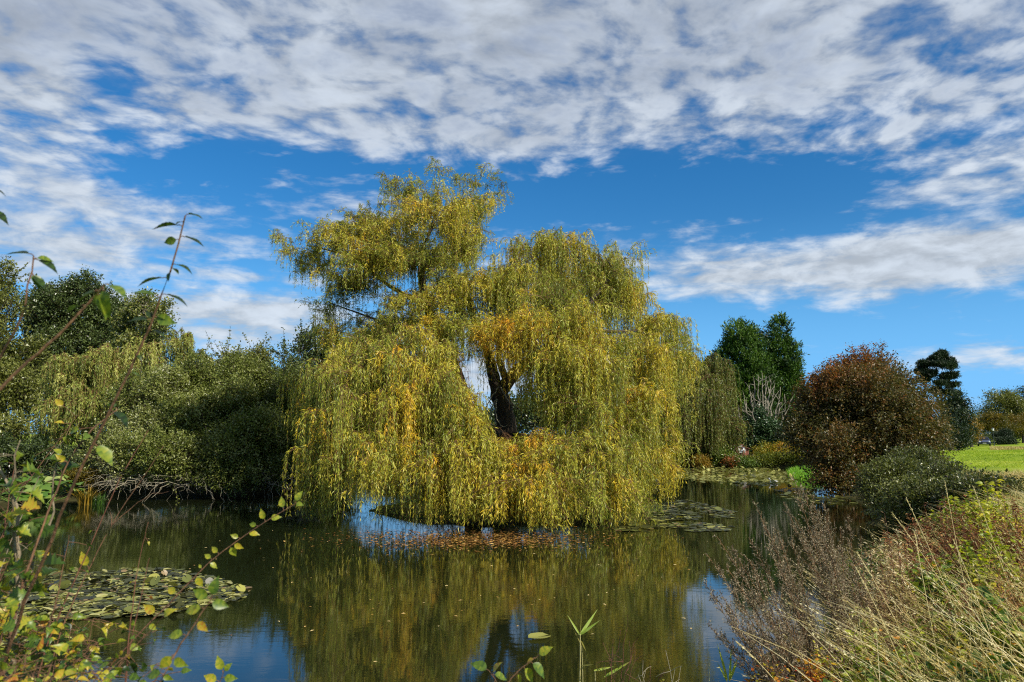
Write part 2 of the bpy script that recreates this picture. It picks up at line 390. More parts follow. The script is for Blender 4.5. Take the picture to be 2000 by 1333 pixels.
def crown(b, lobes, nclump, per, L, W, rng, tint=(.5, .16), shell=.55, gap=-.55, gapf=.5, up=.35, clen=None, spread=.5, droop=.1,
          ragged=.2, twig=None, side_tint=None, zmin=.05, under=.5, out=.6, dscale=1.0):
    """leafy sprays through the outer volume of a set of ellipsoids"""
    A = np.array([q[:6] for q in lobes]); w = A[:, 3] * A[:, 5] + A[:, 4] * A[:, 5] + A[:, 3] * A[:, 4]
    if len(lobes[0]) > 6: w = w * np.array([q[6] for q in lobes])
    idx = rng.choice(len(A), nclump, p=w / w.sum())
    dr = nrm(rng.normal(size=(nclump, 3))); fl = (dr[:, 2] < -.25) & (rng.random(nclump) < under); dr[fl, 2] *= -1
    C, R = A[idx, :3], A[idx, 3:6]
    rr = shell + (1 - shell) * rng.random(nclump) ** .6
    rr = rr * (1 + ragged * sn(C + dr * R, 1.0 / max(.5, float(R.mean())) * .9 * dscale, 21) + ragged * .5 * rng.normal(size=nclump) * .6)
    P = C + dr * R * rr[:, None]
    keep = (in_lobes(P, A) > .5) | (rng.random(nclump) < .12)
    keep &= (sn(P, gapf, 31) > gap) | (rng.random(nclump) < .15)
    keep &= P[:, 2] > zmin
    P, dr, R = P[keep], dr[keep], R[keep]; n = len(P)
    cl = clen if clen else L * 4
    tw = nrm(dr * out + np.array([0, 0, up]) + rng.normal(size=(n, 3)) * .45)
    ct = tint[0] + .6 * tint[1] * sn(P, .35, 41) + tint[1] * rng.normal(size=n) * .6
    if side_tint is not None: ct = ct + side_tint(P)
    u = rng.random((n, per)); off = rng.normal(size=(n, per, 3)) * spread * cl * .35
    Q = P[:, None] + tw[:, None] * (u * cl)[..., None] + off
    D = nrm(tw[:, None] * .5 + rng.normal(size=(n, per, 3)) * .6 + np.array([0, 0, -droop]))
    N = nrm(rng.normal(size=(n, per, 3)) * .6 + np.array([0, 0, 1.0]))
    sz = rng.uniform(.65, 1.25, (n, per))
    T = ct[:, None] + rng.normal(size=(n, per)) * tint[1] * .55
    Q = Q.reshape(-1, 3); ok = Q[:, 2] > zmin * .5
    b.leaves(Q[ok], D.reshape(-1, 3)[ok], N.reshape(-1, 3)[ok], (L * sz).ravel()[ok], (W * sz).ravel()[ok], T.ravel()[ok])
    if twig is not None:
        s_ = rng.random(n) < .5; Pt = P[s_]; t_ = tw[s_]
        pts = np.stack([Pt - t_ * cl * .6, Pt + t_ * cl * .2, Pt + t_ * cl * 1.0], 1)
        twig.tubes(pts, np.array([.006, .004, .002]) * max(1, L / .08), 3)

def weep(b, tw, lobes, n, rng, Lr=(.8, 1.6), leaf=(.10, .018), per_m=26, tint=.5, tvar=.14, zmin=.08, up=.25, hole=None, reach=.45, lean=.28, twigr=.0028, tf=.5, per=13, bl=(.5, 1.5), low=.4):
    """branchlets arch out of each lobe; strands hang from all along them"""
    A = np.array([q[:6] for q in lobes]); w = (A[:, 3] + A[:, 4]) * (A[:, 5] + A[:, 3])
    ex = np.array([q[6:9] if len(q) >= 9 else [1.0, 0.0, 1.0] for q in lobes])  # density, tint shift, length factor
    nb = n // per; w = w * ex[:, 0]; bi = rng.choice(len(A), nb, p=w / w.sum())
    dr = nrm(rng.normal(size=(nb, 3))); fl = (dr[:, 2] < 0) & (rng.random(nb) > low); dr[fl, 2] *= -1
    C, R = A[bi, :3], A[bi, 3:6]
    B0 = C + dr * R * rng.uniform(.15, .85, nb)[:, None]
    bd = nrm(dr * [1, 1, .6] + rng.normal(size=(nb, 3)) * .45 + np.array([0, 0, up * 1.4])); BL = rng.uniform(*bl, nb) * np.clip(np.linalg.norm(R, axis=1) * .8, .5, 1.3)
    bt = ex[bi, 1] + tvar * .9 * sn(B0, tf, 71) + tvar * .9 * rng.normal(size=nb)
    def branch(i, u): l = BL[i] * u; return B0[i] + bd[i] * l[:, None] + np.array([0, 0, -1.0]) * (.30 * l ** 2 / np.maximum(BL[i], .3) + .12 * l ** 2)[:, None]
    kb = 6; ib = np.repeat(np.arange(nb), kb); tw.tubes(branch(ib, np.tile(np.linspace(0, 1, kb), nb)).reshape(nb, kb, 3)[(B0[:, 2] > zmin + .4)], np.linspace(twigr * 3, twigr, kb), 3)
    n = nb * per; bidx = np.repeat(np.arange(nb), per); u = rng.random(n) ** .7; idx = bi[bidx]
    P0 = branch(bidx, u) + rng.normal(size=(n, 3)) * .035
    bt_ = nrm(branch(bidx, u + .05) - P0 + 1e-6); hz = bt_ * [1, 1, 0]; hz = nrm(hz + rng.normal(size=(n, 3)) * [.75, .75, 0])
    Ls = rng.uniform(*Lr, n) * ex[idx, 2] * (1 + .3 * sn(P0, .6, 61)) * rng.uniform(.5, 1.15, nb)[bidx]
    ok0 = P0[:, 2] > zmin + .1; P0, hz, Ls, idx, bidx = P0[ok0], hz[ok0], Ls[ok0], idx[ok0], bidx[ok0]; n = len(P0)
    Ls = np.maximum(.12, np.minimum(Ls, (P0[:, 2] - zmin) + .2 - rng.random(n) ** 2 * .6))
    tau = rng.uniform(.1, 1.0, n) * reach * .6; up0 = rng.uniform(0, 1.4, n) * up * .7
    wob = rng.normal(size=(n, 3)) * [1, 1, 0]; ph = rng.uniform(0, 6.28, n); swirl = rng.uniform(.01, .045, n)
    def curve(i, s):
        e = 1 - np.exp(-s / tau[i]); z = -(s - tau[i] * e) + up0[i] * tau[i] * 1.6 * e
        return P0[i] + hz[i] * (tau[i] * 1.15 * e)[:, None] + np.array([0, 0, 1.0]) * z[:, None] + wob[i] * (swirl[i] * np.sin(s * 4 + ph[i]) * np.minimum(s, 1))[:, None]
    cnt = np.maximum(4, (Ls * per_m).astype(int)); I = np.repeat(np.arange(n), cnt)
    s = rng.random(len(I)) ** .9 * Ls[I]
    P = curve(I, s); T = nrm(curve(I, s + .03) - P)
    D = nrm(T * .95 + rng.normal(size=(len(I), 3)) * lean * 1.5 + [0, 0, -.15]); N = rng.normal(size=(len(I), 3)) + np.array([0, 0, .4])
    st = tint + bt[bidx] + tvar * .35 * rng.normal(size=n)
    tt = st[I] + tvar * .5 * rng.normal(size=len(I)) - .08 * (s / Ls[I])
    ok = P[:, 2] > zmin
    if hole is not None:
        for h in hole: ok &= np.linalg.norm((P - h[:3]) / h[3:6], axis=1) > 1 + .25 * sn(P, 1.1, 81)
    sz = rng.uniform(.6, 1.2, len(I)) * (1 - .35 * (s / Ls[I]) ** 3)
    b.leaves(P[ok], D[ok], N[ok], leaf[0] * sz[ok], leaf[1] * sz[ok], tt[ok], .12)
    k = 5; ii = np.repeat(np.arange(n), k); ss = np.tile(np.linspace(0, 1, k), n) * Ls[ii]
    C_ = curve(ii, ss).reshape(n, k, 3); C_[:, :, 2] = np.maximum(C_[:, :, 2], zmin * .6)
    keep = np.ones(n, bool)
    if hole is not None:
        for h in hole: keep &= np.linalg.norm((C_[:, 2] - h[:3]) / h[3:6], axis=1) > 1
    tw.tubes(C_[keep], np.linspace(twigr * 1.6, twigr * .5, k), 3)
# ------------------------------------------------------------------ the big weeping willow on its islet
def main_willow():
    rng = np.random.default_rng(11); D0 = 22.3
    base = np.array([ISLE[0] - .6, D0, .2])
    root = empty('weeping_willow', base, 'large golden green weeping willow trailing into the middle of the pond', 'tree')
    stops = [lin(84, 98, 32), lin(134, 144, 46), lin(176, 174, 58), lin(206, 184, 46), lin(224, 172, 30), lin(218, 136, 20)]
    lm = leaf_mat('willow_leaf_autumn', stops, .42, .32, .45)
    q = lambda px, py, dd, rx, ry, de=1.0, ti=0.0, lf=1.0: lobe(px, py, D0 + dd, rx, ry) + [de, ti, lf]
    upper = [q(872, 348, 0, 34, 26, .45), q(935, 362, .3, 40, 24, .5, .06), q(790, 395, 0, 62, 34, .8), q(850, 430, -.5, 92, 46), q(745, 440, 0, 74, 42),
             q(660, 462, .2, 52, 28, .65, .05), q(596, 482, .3, 38, 24, .55, .04), q(720, 515, -.8, 90, 45), q(830, 520, -1.0, 90, 50, 1, -.02), q(905, 490, .5, 56, 50),
             q(690, 570, -.3, 66, 45, .9), q(780, 590, -1.0, 80, 45, 1), q(870, 590, .2, 70, 50, .8), q(655, 610, 0, 44, 30, .55, -.04), q(730, 640, .5, 60, 26, .5),
             q(620, 520, .9, 46, 26, .4), q(900, 400, 1.2, 60, 40, .7), q(760, 500, 1.8, 110, 60, .6), q(950, 395, -.2, 24, 20, .35), q(640, 650, -.4, 44, 26, .9, -.03), q(700, 672, -.8, 50, 22, .9), q(770, 650, -.6, 60, 34, 1), q(850, 640, -1.4, 50, 36, 1.1, .04), q(900, 610, -1.2, 40, 40, 1.1, .06), q(560, 470, .2, 20, 22, .4), q(975, 365, .2, 16, 16, .3)]
    dome = [q(1030, 488, 0, 66, 34), q(1092, 495, .5, 54, 36), q(1180, 522, 0, 64, 40), q(1000, 560, -1, 80, 50, 1, -.04), q(1100, 580, -1.5, 90, 50, 1, -.02),
            q(1210, 590, -.5, 62, 50), q(1315, 632, 0, 44, 24, .9, .06), q(1262, 640, -.5, 56, 38, 1), q(950, 650, -2.2, 80, 36, 1.2, .15, .6), q(1045, 645, -2.6, 88, 40, 1.2, .13, .7),
            q(1150, 660, -2.6, 90, 45, 1.1, .1), q(1245, 700, -2, 74, 40, 1), q(1318, 715, -.5, 38, 40, 1, .05), q(1150, 722, -3.6, 80, 36, 1.2, .1), q(1230, 790, -3, 66, 40),
            q(1290, 790, -1.5, 46, 50, 1), q(1090, 720, -3.2, 60, 30, 1, .1), q(1120, 560, 2.5, 140, 70, .6), q(1250, 700, 2.5, 100, 80, .6), q(1130, 700, 4.2, 120, 60, .5),
            q(870, 655, -2.2, 40, 30, .9, .12, .6), q(1055, 735, -3.0, 44, 26, 1.1, .1, .7), q(1010, 690, -2.6, 40, 20, 1, .16, .5), q(960, 560, -.5, 40, 50, 1)]
    left = [q(868, 690, -2.8, 50, 34, 1, .06), q(795, 712, -3.4, 78, 30, 1, 0), q(715, 742, -3, 78, 24), q(640, 758, -2.5, 40, 18, 1, .05), q(850, 765, -4, 66, 46, 1, .02),
            q(770, 800, -4.5, 80, 46), q(680, 822, -4, 66, 36, 1, .04), q(892, 830, -3.6, 44, 56, 1, -.02), q(640, 880, -4, 50, 36, 1, .08), q(730, 890, -5, 74, 36, 1, 0, .5),
            q(835, 900, -5, 74, 46, 1, .05), q(905, 905, -4.5, 46, 46, 1, .04), q(618, 925, -4, 30, 30, 1, .02), q(740, 780, 2.6, 120, 50, .7), q(650, 800, .6, 50, 60, .7), q(660, 712, -3, 50, 12, .5), q(905, 812, -4.2, 30, 30, 1.2, .02, .7), q(930, 868, -4.7, 30, 20, 1.2, .04, .6), q(880, 770, -3.6, 34, 34, 1.1)]
    low = [q(1050, 888, -4.5, 86, 26, 1.1, .02, .9), q(985, 915, -4.6, 50, 28, 1.1, .0), q(1150, 880, -4.9, 80, 34, 1.1, .05), q(1225, 890, -3.8, 60, 46, 1), q(1274, 905, -2.4, 34, 36, 1, .12),
           q(1090, 945, -5.2, 100, 36, 1.1, .1), q(980, 960, -5.0, 60, 30, 1.1, .06), q(1210, 950, -4.4, 60, 36, 1), q(1200, 850, 2.5, 90, 60, .6), q(1180, 900, 4.5, 70, 50, .5)]
    # an opening through the crown, left of the fork, and the shaded hollow round the trunk
    hole = [np.array([*pix(926, 742, D0 + 0), .38, 7.0, .56]), np.array([*pix(990, 812, 17.8), .36, 2.2, .66])]
    hole[0][0] -= 0
    upper = shatter(upper, rng, 4); dome = shatter(dome, rng, 4); left = shatter(left, rng, 4, .6, .7); low = shatter(low, rng, 4, .6, .7)
    left = [v for v in left if v[0] > pix(606, 800, v[1])[0]]
    left += [q(740, 692, -2.2, 60, 26, 1.5), q(825, 668, -2.2, 44, 26, 1.5), q(660, 728, -2, 44, 22, 1.3), q(870, 700, -2.6, 26, 30, 1.6, .04), q(900, 800, -4.1, 20, 16, 3.2, .02, .8), q(915, 835, -4.4, 18, 14, 3.2, .02, .7), q(880, 760, -3.8, 20, 20, 2.5), q(940, 880, -4.9, 20, 12, 3, .04, .6)]
    upper += [q(860, 600, -1.6, 40, 40, 1.3), q(900, 560, -1.4, 36, 40, 1.3), q(880, 650, -2.2, 30, 20, 1.3), q(640, 480, -.2, 50, 24, 1.2, .02), q(580, 500, 0, 30, 20, 1.0, .02), q(700, 520, -1, 60, 40, 1)]
    dome += [q(1150, 800, -4.0, 50, 34, 1.5), q(1230, 835, -3.4, 46, 34, 1.5), q(1280, 850, -1.8, 34, 40, 1.3), q(1100, 770, -3.4, 40, 30, 1.3, .02), q(1000, 740, -3.2, 16, 10, 1.6, .04, .45), q(1045, 760, -3.2, 30, 14, 1.6, .02, .6)]
    b = MB(); t_ = MB()
    weep(b, t_, upper, 15500, rng, (.25, .85), (.11, .019), 28, .38, .12, hole=hole, up=.6, reach=.55, lean=.5, tf=.45)
    weep(b, t_, dome, 14000, rng, (.35, 2.0), (.115, .018), 30, .38, .12, hole=hole, up=.45, reach=.5, lean=.32)
    weep(b, t_, left, 11000, rng, (.5, 2.6), (.12, .0185), 30, .38, .12, hole=hole, reach=.42, zmin=.14)
    weep(b, t_, low, 7500, rng, (.3, 1.5), (.12, .0185), 30, .38, .12, hole=hole, reach=.42, zmin=.1)
    cr = b.build('crown', lm, root, base)
    # bark
    k = MB()
    def path(pts, r0, r1, sides=9):
        P = np.array([pix(*p) for p in pts]); tt = np.linspace(0, 1, len(P)); n = max(8, len(P) * 4); u = np.linspace(0, 1, n)
        Pi = np.stack([np.interp(u, tt, P[:, i]) for i in range(3)], 1)
        for _ in range(2): Pi[1:-1] = (Pi[:-2] + Pi[2:] + 2 * Pi[1:-1]) / 4
        Pi[1:-1] += rng.normal(size=(n - 2, 3)) * r0 * .06
        k.tubes(Pi, np.linspace(r0, r1, n), sides); return Pi
    path([(975, 1030, 22.4), (985, 960, 22.3), (992, 880, 22.2), (985, 800, 22.2), (972, 752, 22.2)], .42, .24, 12)
    path([(972, 765, 22.2), (960, 720, 22.2), (954, 690, 22.4), (930, 640, 22.8), (905, 560, 23)], .20, .08)
    path([(974, 770, 22.2), (1010, 722, 22), (1060, 690, 21.6), (1110, 640, 21.2), (1180, 560, 21.6)], .22, .06)
    path([(990, 745, 22.2), (978, 715, 22.2), (972, 690, 22.2), (1000, 620, 22.2), (1040, 520, 22)], .12, .03)
    path([(930, 1028, 22.8), (925, 900, 22.9), (905, 770, 22.9), (886, 715, 22.8), (858, 660, 22.6), (826, 580, 22.3), (822, 520, 22.2), (826, 488, 22.2), (846, 440, 22.3), (862, 395, 22.3)], .28, .015)
    path([(824, 530, 22.2), (850, 508, 22.1), (880, 500, 22.2), (930, 470, 22.4)], .09, .02)
    path([(822, 520, 22.2), (790, 500, 22.0), (740, 470, 22), (660, 450, 22.3)], .08, .015)
    path([(835, 600, 22.3), (760, 560, 22), (690, 500, 22.2), (600, 480, 22.5)], .08, .012)
    path([(850, 650, 22.5), (780, 640, 22.3), (700, 612, 22.3), (640, 590, 22.4)], .055, .012)
    path([(866, 670, 22.6), (800, 672, 22.0), (730, 690, 21), (650, 700, 19.8)], .06, .02)
    path([(905, 760, 22.8), (860, 740, 21.4), (790, 730, 19.6), (700, 742, 18.9), (620, 750, 19.2)], .12, .02)
    path([(990, 850, 22.1), (940, 840, 20.6), (860, 830, 19), (760, 850, 18.2), (660, 880, 18.3)], .14, .02)
    path([(992, 850, 22.1), (1060, 860, 20.4), (1130, 875, 18.6), (1220, 890, 18.6)], .14, .02)
    path([(1110, 640, 21.2), (1200, 650, 20.8), (1300, 640, 22)], .07, .015)
    path([(1180, 560, 21.6), (1200, 530, 21.8), (1180, 500, 22)], .05, .01)
    path([(1060, 690, 21.6), (1140, 712, 20), (1230, 760, 19.6)], .08, .02)
    k.build('trunk', BARK, root, base)
    # pale dead branches hanging in the hollow
    def dead(pts, r):
        d = MB()
        P = np.array([pix(*p) for p in pts]); n = 16; u = np.linspace(0, 1, n); tt = np.linspace(0, 1, len(P))
        Pi = np.stack([np.interp(u, tt, P[:, i]) for i in range(3)], 1)
        for _ in range(2): Pi[1:-1] = (Pi[:-2] + Pi[2:] + 2 * Pi[1:-1]) / 4
        Pi[1:-1] += rng.normal(size=(n - 2, 3)) * .012
        d.tubes(Pi, np.linspace(r, r * .35, n), 6); d.build('dead_branch', BARK_PALE, root, base)
    dead([(974, 757, 21.6), (960, 775, 21.2), (948, 798, 21), (938, 808, 21)], .022)
    dead([(978, 757, 21.6), (988, 775, 21.2), (996, 788, 21), (1012, 795, 20.9), (1018, 806, 20.9)], .026)
    dead([(970, 780, 21.5), (968, 800, 21.3), (970, 822, 21.2), (982, 835, 21.2), (992, 830, 21.1)], .026)
    dead([(968, 782, 21.5), (958, 800, 21.3), (954, 828, 21.2), (957, 846, 21.2)], .018)
    dead([(996, 788, 21), (1010, 800, 21), (1022, 786, 20.8)], .012)
    dead([(930, 872, 19.5), (950, 868, 19.3), (962, 880, 19.2), (985, 870, 19)], .016)
    dead([(948, 872, 19.3), (956, 880, 19.2), (954, 892, 19.1), (958, 900, 19)], .018)
    dead([(1036, 928, 17.3), (1046, 938, 17.2), (1062, 934, 17.1), (1066, 932, 17.1)], .018)
    dead([(1182, 700, 18.0), (1192, 712, 17.8), (1184, 695, 17.8)], .018)
    t_.build('hanging_twigs', TWIG, root, base)
main_willow()
# ------------------------------------------------------------------ trees and shrubs round the pond
def gz(x, y): return float(ground(np.array([x]), np.array([y]))[0])
def at_ground(px, d):
    x = (px - 1000) / F * d * 1.0; return np.array([x, d, gz(x, d)])
BIRCH = bark_mat('birch_bark', lin(150, 142, 128), lin(226, 220, 206), 5)
LM = {
 'olive': leaf_mat('olive_leaf', [lin(54, 62, 24), lin(84, 92, 36), lin(112, 116, 52), lin(120, 124, 56), lin(160, 156, 92)], .38, .25, .5),
 'dark': leaf_mat('dark_leaf', [lin(36, 48, 24), lin(58, 72, 34), lin(78, 92, 46), lin(86, 98, 48), lin(120, 130, 80)], .34, .2, .55),
 'birch': leaf_mat('birch_leaf', [lin(70, 82, 40), lin(104, 114, 54), lin(134, 134, 60), lin(166, 150, 58)], .4, .3, .5),
 'sallow': leaf_mat('sallow_leaf', [lin(50, 60, 24), lin(78, 90, 32), lin(104, 114, 46), lin(134, 138, 74), lin(184, 184, 150)], .38, .28, .42),
 'pale_willow': leaf_mat('pale_willow_leaf', [lin(92, 106, 42), lin(132, 142, 60), lin(166, 170, 82), lin(190, 188, 108)], .42, .35, .4),
 'green_willow': leaf_mat('green_willow_leaf', [lin(62, 76, 26), lin(92, 104, 36), lin(122, 128, 48), lin(152, 148, 58)], .42, .32, .4),
 'conifer': leaf_mat('conifer_spray', [lin(26, 46, 16), lin(50, 78, 22), lin(78, 108, 30), lin(108, 132, 44)], .5, .12, .3),
 'pine': leaf_mat('pine_needle', [lin(18, 30, 18), lin(32, 48, 26), lin(48, 64, 34), lin(64, 78, 42)], .5, .1, .3),
 'copper': leaf_mat('copper_leaf', [lin(60, 64, 30), lin(88, 84, 40), lin(122, 86, 42), lin(156, 84, 38), lin(168, 88, 44)], .42, .3, .35),
 'ivy': leaf_mat('ivy_leaf', [lin(20, 36, 16), lin(36, 58, 26), lin(60, 84, 44), lin(96, 116, 84)], .32, .12, .45),
 'rhodo': leaf_mat('glossy_shrub_leaf', [lin(44, 62, 20), lin(72, 94, 30), lin(104, 122, 42), lin(148, 156, 76)], .35, .22, .5),
 'bank': leaf_mat('bank_plant_leaf', [lin(70, 82, 24), lin(112, 118, 32), lin(150, 134, 38), lin(170, 116, 34), lin(190, 160, 70)], .5, .3, .3),
 'bright': leaf_mat('bright_grass', [lin(64, 116, 22), lin(96, 152, 30), lin(134, 178, 50), lin(176, 190, 90)], .5, .4, .3),
 'straw': leaf_mat('dry_grass', [lin(128, 112, 62), lin(176, 158, 98), lin(208, 192, 134), lin(232, 220, 176)], .6, .3, .2),
 'big': leaf_mat('broad_waterside_leaf', [lin(46, 74, 26), lin(72, 106, 36), lin(116, 138, 60), lin(186, 190, 120)], .35, .3, .45),
 'yucca': leaf_mat('spiky_leaf', [lin(32, 54, 36), lin(54, 82, 56), lin(90, 118, 92)], .4, .1, .5),
 'golden': leaf_mat('golden_leaf', [lin(72, 74, 22), lin(112, 96, 26), lin(150, 116, 30), lin(176, 140, 44)], .45, .3, .4),
}
def tree(name, label, d, px, lobes, n, per, L, W, mat, seed, cat='tree', group=None, tr=.2, bark=BARK, twig=False, part=('trunk', 'crown'), limbs=99, sh=3, ss=.66, sj=.55, whips=0, wl=(.5, 1.3), **kw):
    rng = np.random.default_rng(seed); base = at_ground(px, d)
    root = empty(name, base, label, cat, group)
    b = MB(); k = MB()
    lb = shatter(lobes, rng, sh, ss, sj) if sh else lobes; crown(b, lb, n, per, L, W, rng, twig=k if twig else None, **kw)
    if whips:   # long stray shoots breaking the outline
        A = np.array([q[:6] for q in lb]); ii = rng.integers(0, len(A), whips); dr = nrm(rng.normal(size=(whips, 3)) + [0, 0, .5]); P0 = A[ii, :3] + dr * A[ii, 3:6] * .7
        ln = rng.uniform(*wl, whips); dd = nrm(dr + [0, 0, .5] + rng.normal(size=(whips, 3)) * .35); s_ = np.linspace(0, 1, 7)
        P = P0[:, None] + dd[:, None] * (ln[:, None] * s_)[..., None] + np.array([0, 0, -.25]) * (ln[:, None] * s_ ** 2)[..., None] * rng.uniform(-.6, 1.4, (whips, 1, 1)) + rng.normal(size=(whips, 7, 3)) * .012
        k.tubes(P, np.linspace(.010, .004, 7) * max(1, L / .1), 4)
        m = 22; u = rng.uniform(.3, 1, (whips, m)); j = np.minimum((u * 6).astype(int), 5); fr = (u * 6 - j)[..., None]; I = np.arange(whips)[:, None]; q = (P[I, j] * (1 - fr) + P[I, j + 1] * fr).reshape(-1, 3) + rng.normal(size=(whips * m, 3)) * .02
        b.leaves(q, rng.normal(size=q.shape) + np.repeat(dd, m, 0) * .6, rng.normal(size=q.shape) + [0, 0, .8], L * rng.uniform(.6, 1.1, len(q)), W, np.clip(kw.get('tint', (.5, .1))[0] + .15 * rng.normal(size=len(q)), 0, 1))
    b.build(part[1], mat, root, base)
    trunk_and_limbs(k, base, lobes, tr, rng, maxl=limbs)
    k.build(part[0], bark, root, base); return root
SH = ('stems', 'foliage')

def left_bank():
    o = lambda px, py, d, rx, ry, rz=None, w=1: lobe(px, py, d, rx, ry, rz)
    # tall dark tree at the frame's left edge
    tree('alder_tree', 'dark olive tree at the far left edge with a thin pointed top', 38, -10,
         [o(-60, 640, 38, 70, 80), o(10, 620, 38, 46, 60), o(-10, 720, 37, 70, 90), o(20, 800, 36, 60, 80), o(5, 560, 38.5, 20, 30), o(-90, 760, 36, 80, 100), o(50, 690, 38, 30, 50), o(14, 870, 34, 50, 50)],
         5200, 16, .15, .085, LM['olive'], 21, tint=(.42, .16), ragged=.35, twig=True, whips=120)
    tree('round_broadleaf_tree', 'round dark green broadleaf tree behind the pale weeping willow', 44, 140,
         [o(140, 610, 44, 66, 58), o(95, 640, 44, 48, 52), o(188, 640, 44, 46, 62), o(110, 700, 43, 50, 60), o(185, 710, 44, 50, 60), o(150, 580, 44, 40, 36), o(200, 600, 44.5, 26, 34), o(60, 760, 42, 40, 50), o(90, 590, 44, 24, 26)],
         6200, 16, .15, .095, LM['dark'], 22, tint=(.45, .16), ragged=.32, gap=-.5, twig=True, whips=160, wl=(.6, 1.3))
    root = tree('birch_tree', 'slender silver birch with a pale trunk rising over the shrubs', 40, 298,
         [o(262, 620, 40, 26, 34), o(290, 640, 40, 20, 36), o(244, 650, 40, 20, 36), o(282, 596, 39, 18, 26), o(304, 650, 38, 16, 30), o(312, 610, 38.6, 14, 20), o(270, 700, 39, 40, 40), o(300, 700, 39.5, 22, 40)],
         2600, 12, .13, .085, LM['birch'], 23, tint=(.4, .2), ragged=.4, gap=-.9, gapf=1.0, tr=.10, bark=BARK_PALE, twig=True, limbs=4)
    kb = MB(); rb = np.random.default_rng(5); pb = np.array([pix(298, 860, 38.6), pix(299, 760, 38.6), pix(296, 700, 38.6), pix(303, 650, 38.6), pix(300, 600, 39)]); pb[0][2] = gz(pb[0][0], pb[0][1]); ub = np.linspace(0, 4, 18)
    pb = np.stack([np.interp(ub, range(5), pb[:, i]) for i in range(3)], 1); kb.tubes(pb, np.linspace(.08, .02, 18), 8)
    for e in ((314, 648), (284, 640), (318, 610), (280, 612), (322, 690)): pq, rq = limb(pb[rb.integers(10, 14)], pix(*e, 39), .035, .012, rb, .05, 7); kb.tubes(pq, rq, 5)
    kb.build('trunk', BIRCH, root, at_ground(298, 40))
    # pale weeping willow
    def wtree(name, label, d, px, lobes, n, Lr, mat, seed, per=22, leaf=(.16, .035), tr=.3, tint=.5, **kw):
        rng = np.random.default_rng(seed); base = at_ground(px, d); root = empty(name, base, label, 'tree')
        b = MB(); t_ = MB(); weep(b, t_, lobes, n, rng, Lr, leaf, per, tint, .16, zmin=max(.1, base[2] + .1), twigr=.005, bl=(.25, .8), **kw)
        b.build('crown', mat, root, base); k = MB(); trunk_and_limbs(k, base, [q[:6] for q in lobes], tr, rng); 
        k.build('trunk', BARK, root, base); t_.build('hanging_twigs', TWIG, root, base)
    wtree('weeping_willow', 'pale grey green weeping willow at the left, low domed crown behind the bushes', 31, 165,
          [o(180, 716, 31, 56, 40), o(140, 740, 31, 40, 46), o(222, 722, 31, 46, 46), o(110, 800, 30.5, 24, 44), o(160, 800, 30, 50, 50), o(100, 850, 31, 24, 40), o(270, 700, 31.5, 40, 34), o(200, 780, 30, 50, 40)],
          4200, (.5, 1.9), LM['pale_willow'], 24)
    wtree('weeping_willow', 'small pale weeping willow top showing above the waterside bushes', 37, 355,
          [o(350, 672, 37, 30, 26), o(376, 700, 37, 24, 36), o(322, 700, 37, 26, 36), o(352, 740, 37, 46, 46), o(420, 720, 38, 24, 36)],
          1600, (.4, 1.4), LM['pale_willow'], 25)
    # hedge-like shrubs with spiky tops along the skyline
    sp = [(452, 684, 33, 'twiggy grey green shrub with two spires on the skyline', 'olive', 36), (505, 680, 34, 'spindly upright shrub with a pointed top in the gap of sky', 'olive', 38),
          (562, 690, 33, 'dark leafy shrub crowned by small lumps beside the big willow', 'dark', 50)]
    for i, (px, py, d, lab, mt, w) in enumerate(sp):
        py += 24
        tree('tall_shrub', lab, d, px, [o(px, py + 60, d, w, 60), o(px - 6, py + 10, d, w * .28, 40), o(px + w * .4, py + 26, d, w * .3, 36), o(px - w * .5, py + 30, d, w * .3, 34), o(px, py + 110, d, w * 1.3, 70)],
             1800, 12, .12, .065, LM[mt], 30 + i, cat='shrub', tint=(.45, .2), ragged=.45, gap=-.3, gapf=1.3, tr=.1, twig=True, part=SH, whips=90, wl=(.6, 1.6))
    tree('oak_tree', 'dark green tree half hidden behind the left side of the big willow', 36, 672,
         [o(610, 700, 36, 34, 40), o(660, 712, 36, 40, 44), o(715, 690, 37, 50, 50), o(690, 770, 36, 80, 70), o(640, 800, 35, 60, 60)], 3600, 14, .14, .08, LM['dark'], 34, tint=(.45, .16), ragged=.3, twig=True, whips=80)
    # the great sallow bushes overhanging the water
    big = [('sallow_bush', 'glinting grey green sallow bush leaning over the water, left of its neighbours', 27.5, 270,
            [o(280, 830, 27, 70, 60), o(214, 890, 26, 40, 50), o(300, 770, 28, 80, 60), o(250, 900, 25.6, 70, 44), o(330, 900, 25.5, 70, 44), o(330, 830, 27, 70, 70), o(262, 800, 28.5, 40, 40)], .56, 40),
           ('sallow_bush', 'broad olive green sallow bush with bare twigs over the dark water edge', 28.5, 430,
            [o(420, 800, 28.5, 90, 66), o(470, 750, 29.5, 60, 44), o(400, 740, 29.5, 66, 44), o(430, 880, 26.6, 80, 60), o(380, 870, 27, 60, 60), o(500, 850, 27.5, 70, 70), o(460, 925, 26, 80, 28)], .44, 41),
           ('sallow_bush', 'deep green rounded bush partly behind the big willow, nearest to it', 29.5, 570,
            [o(560, 790, 29.5, 66, 56), o(540, 860, 28.5, 60, 70), o(610, 850, 29.5, 60, 90), o(590, 760, 30.5, 50, 40), o(560, 920, 27.5, 60, 34), o(650, 830, 31, 70, 90), (lobe(650, 910, 30, 60, 40))], .34, 42)]
    for nm, lab, d, px, lb, ti, sd in big:
        tree(nm, lab, d, px, lb, 7800, 17, .10, .05, LM['sallow'], sd, cat='bush', tint=(ti, .17), ragged=.26, gap=-.75, gapf=.8, tr=.16, twig=True, part=SH, clen=.42, under=.15, sh=5, ss=.5, whips=170)
    # bare grey roots and drowned twigs under the bushes
    rng = np.random.default_rng(77); 
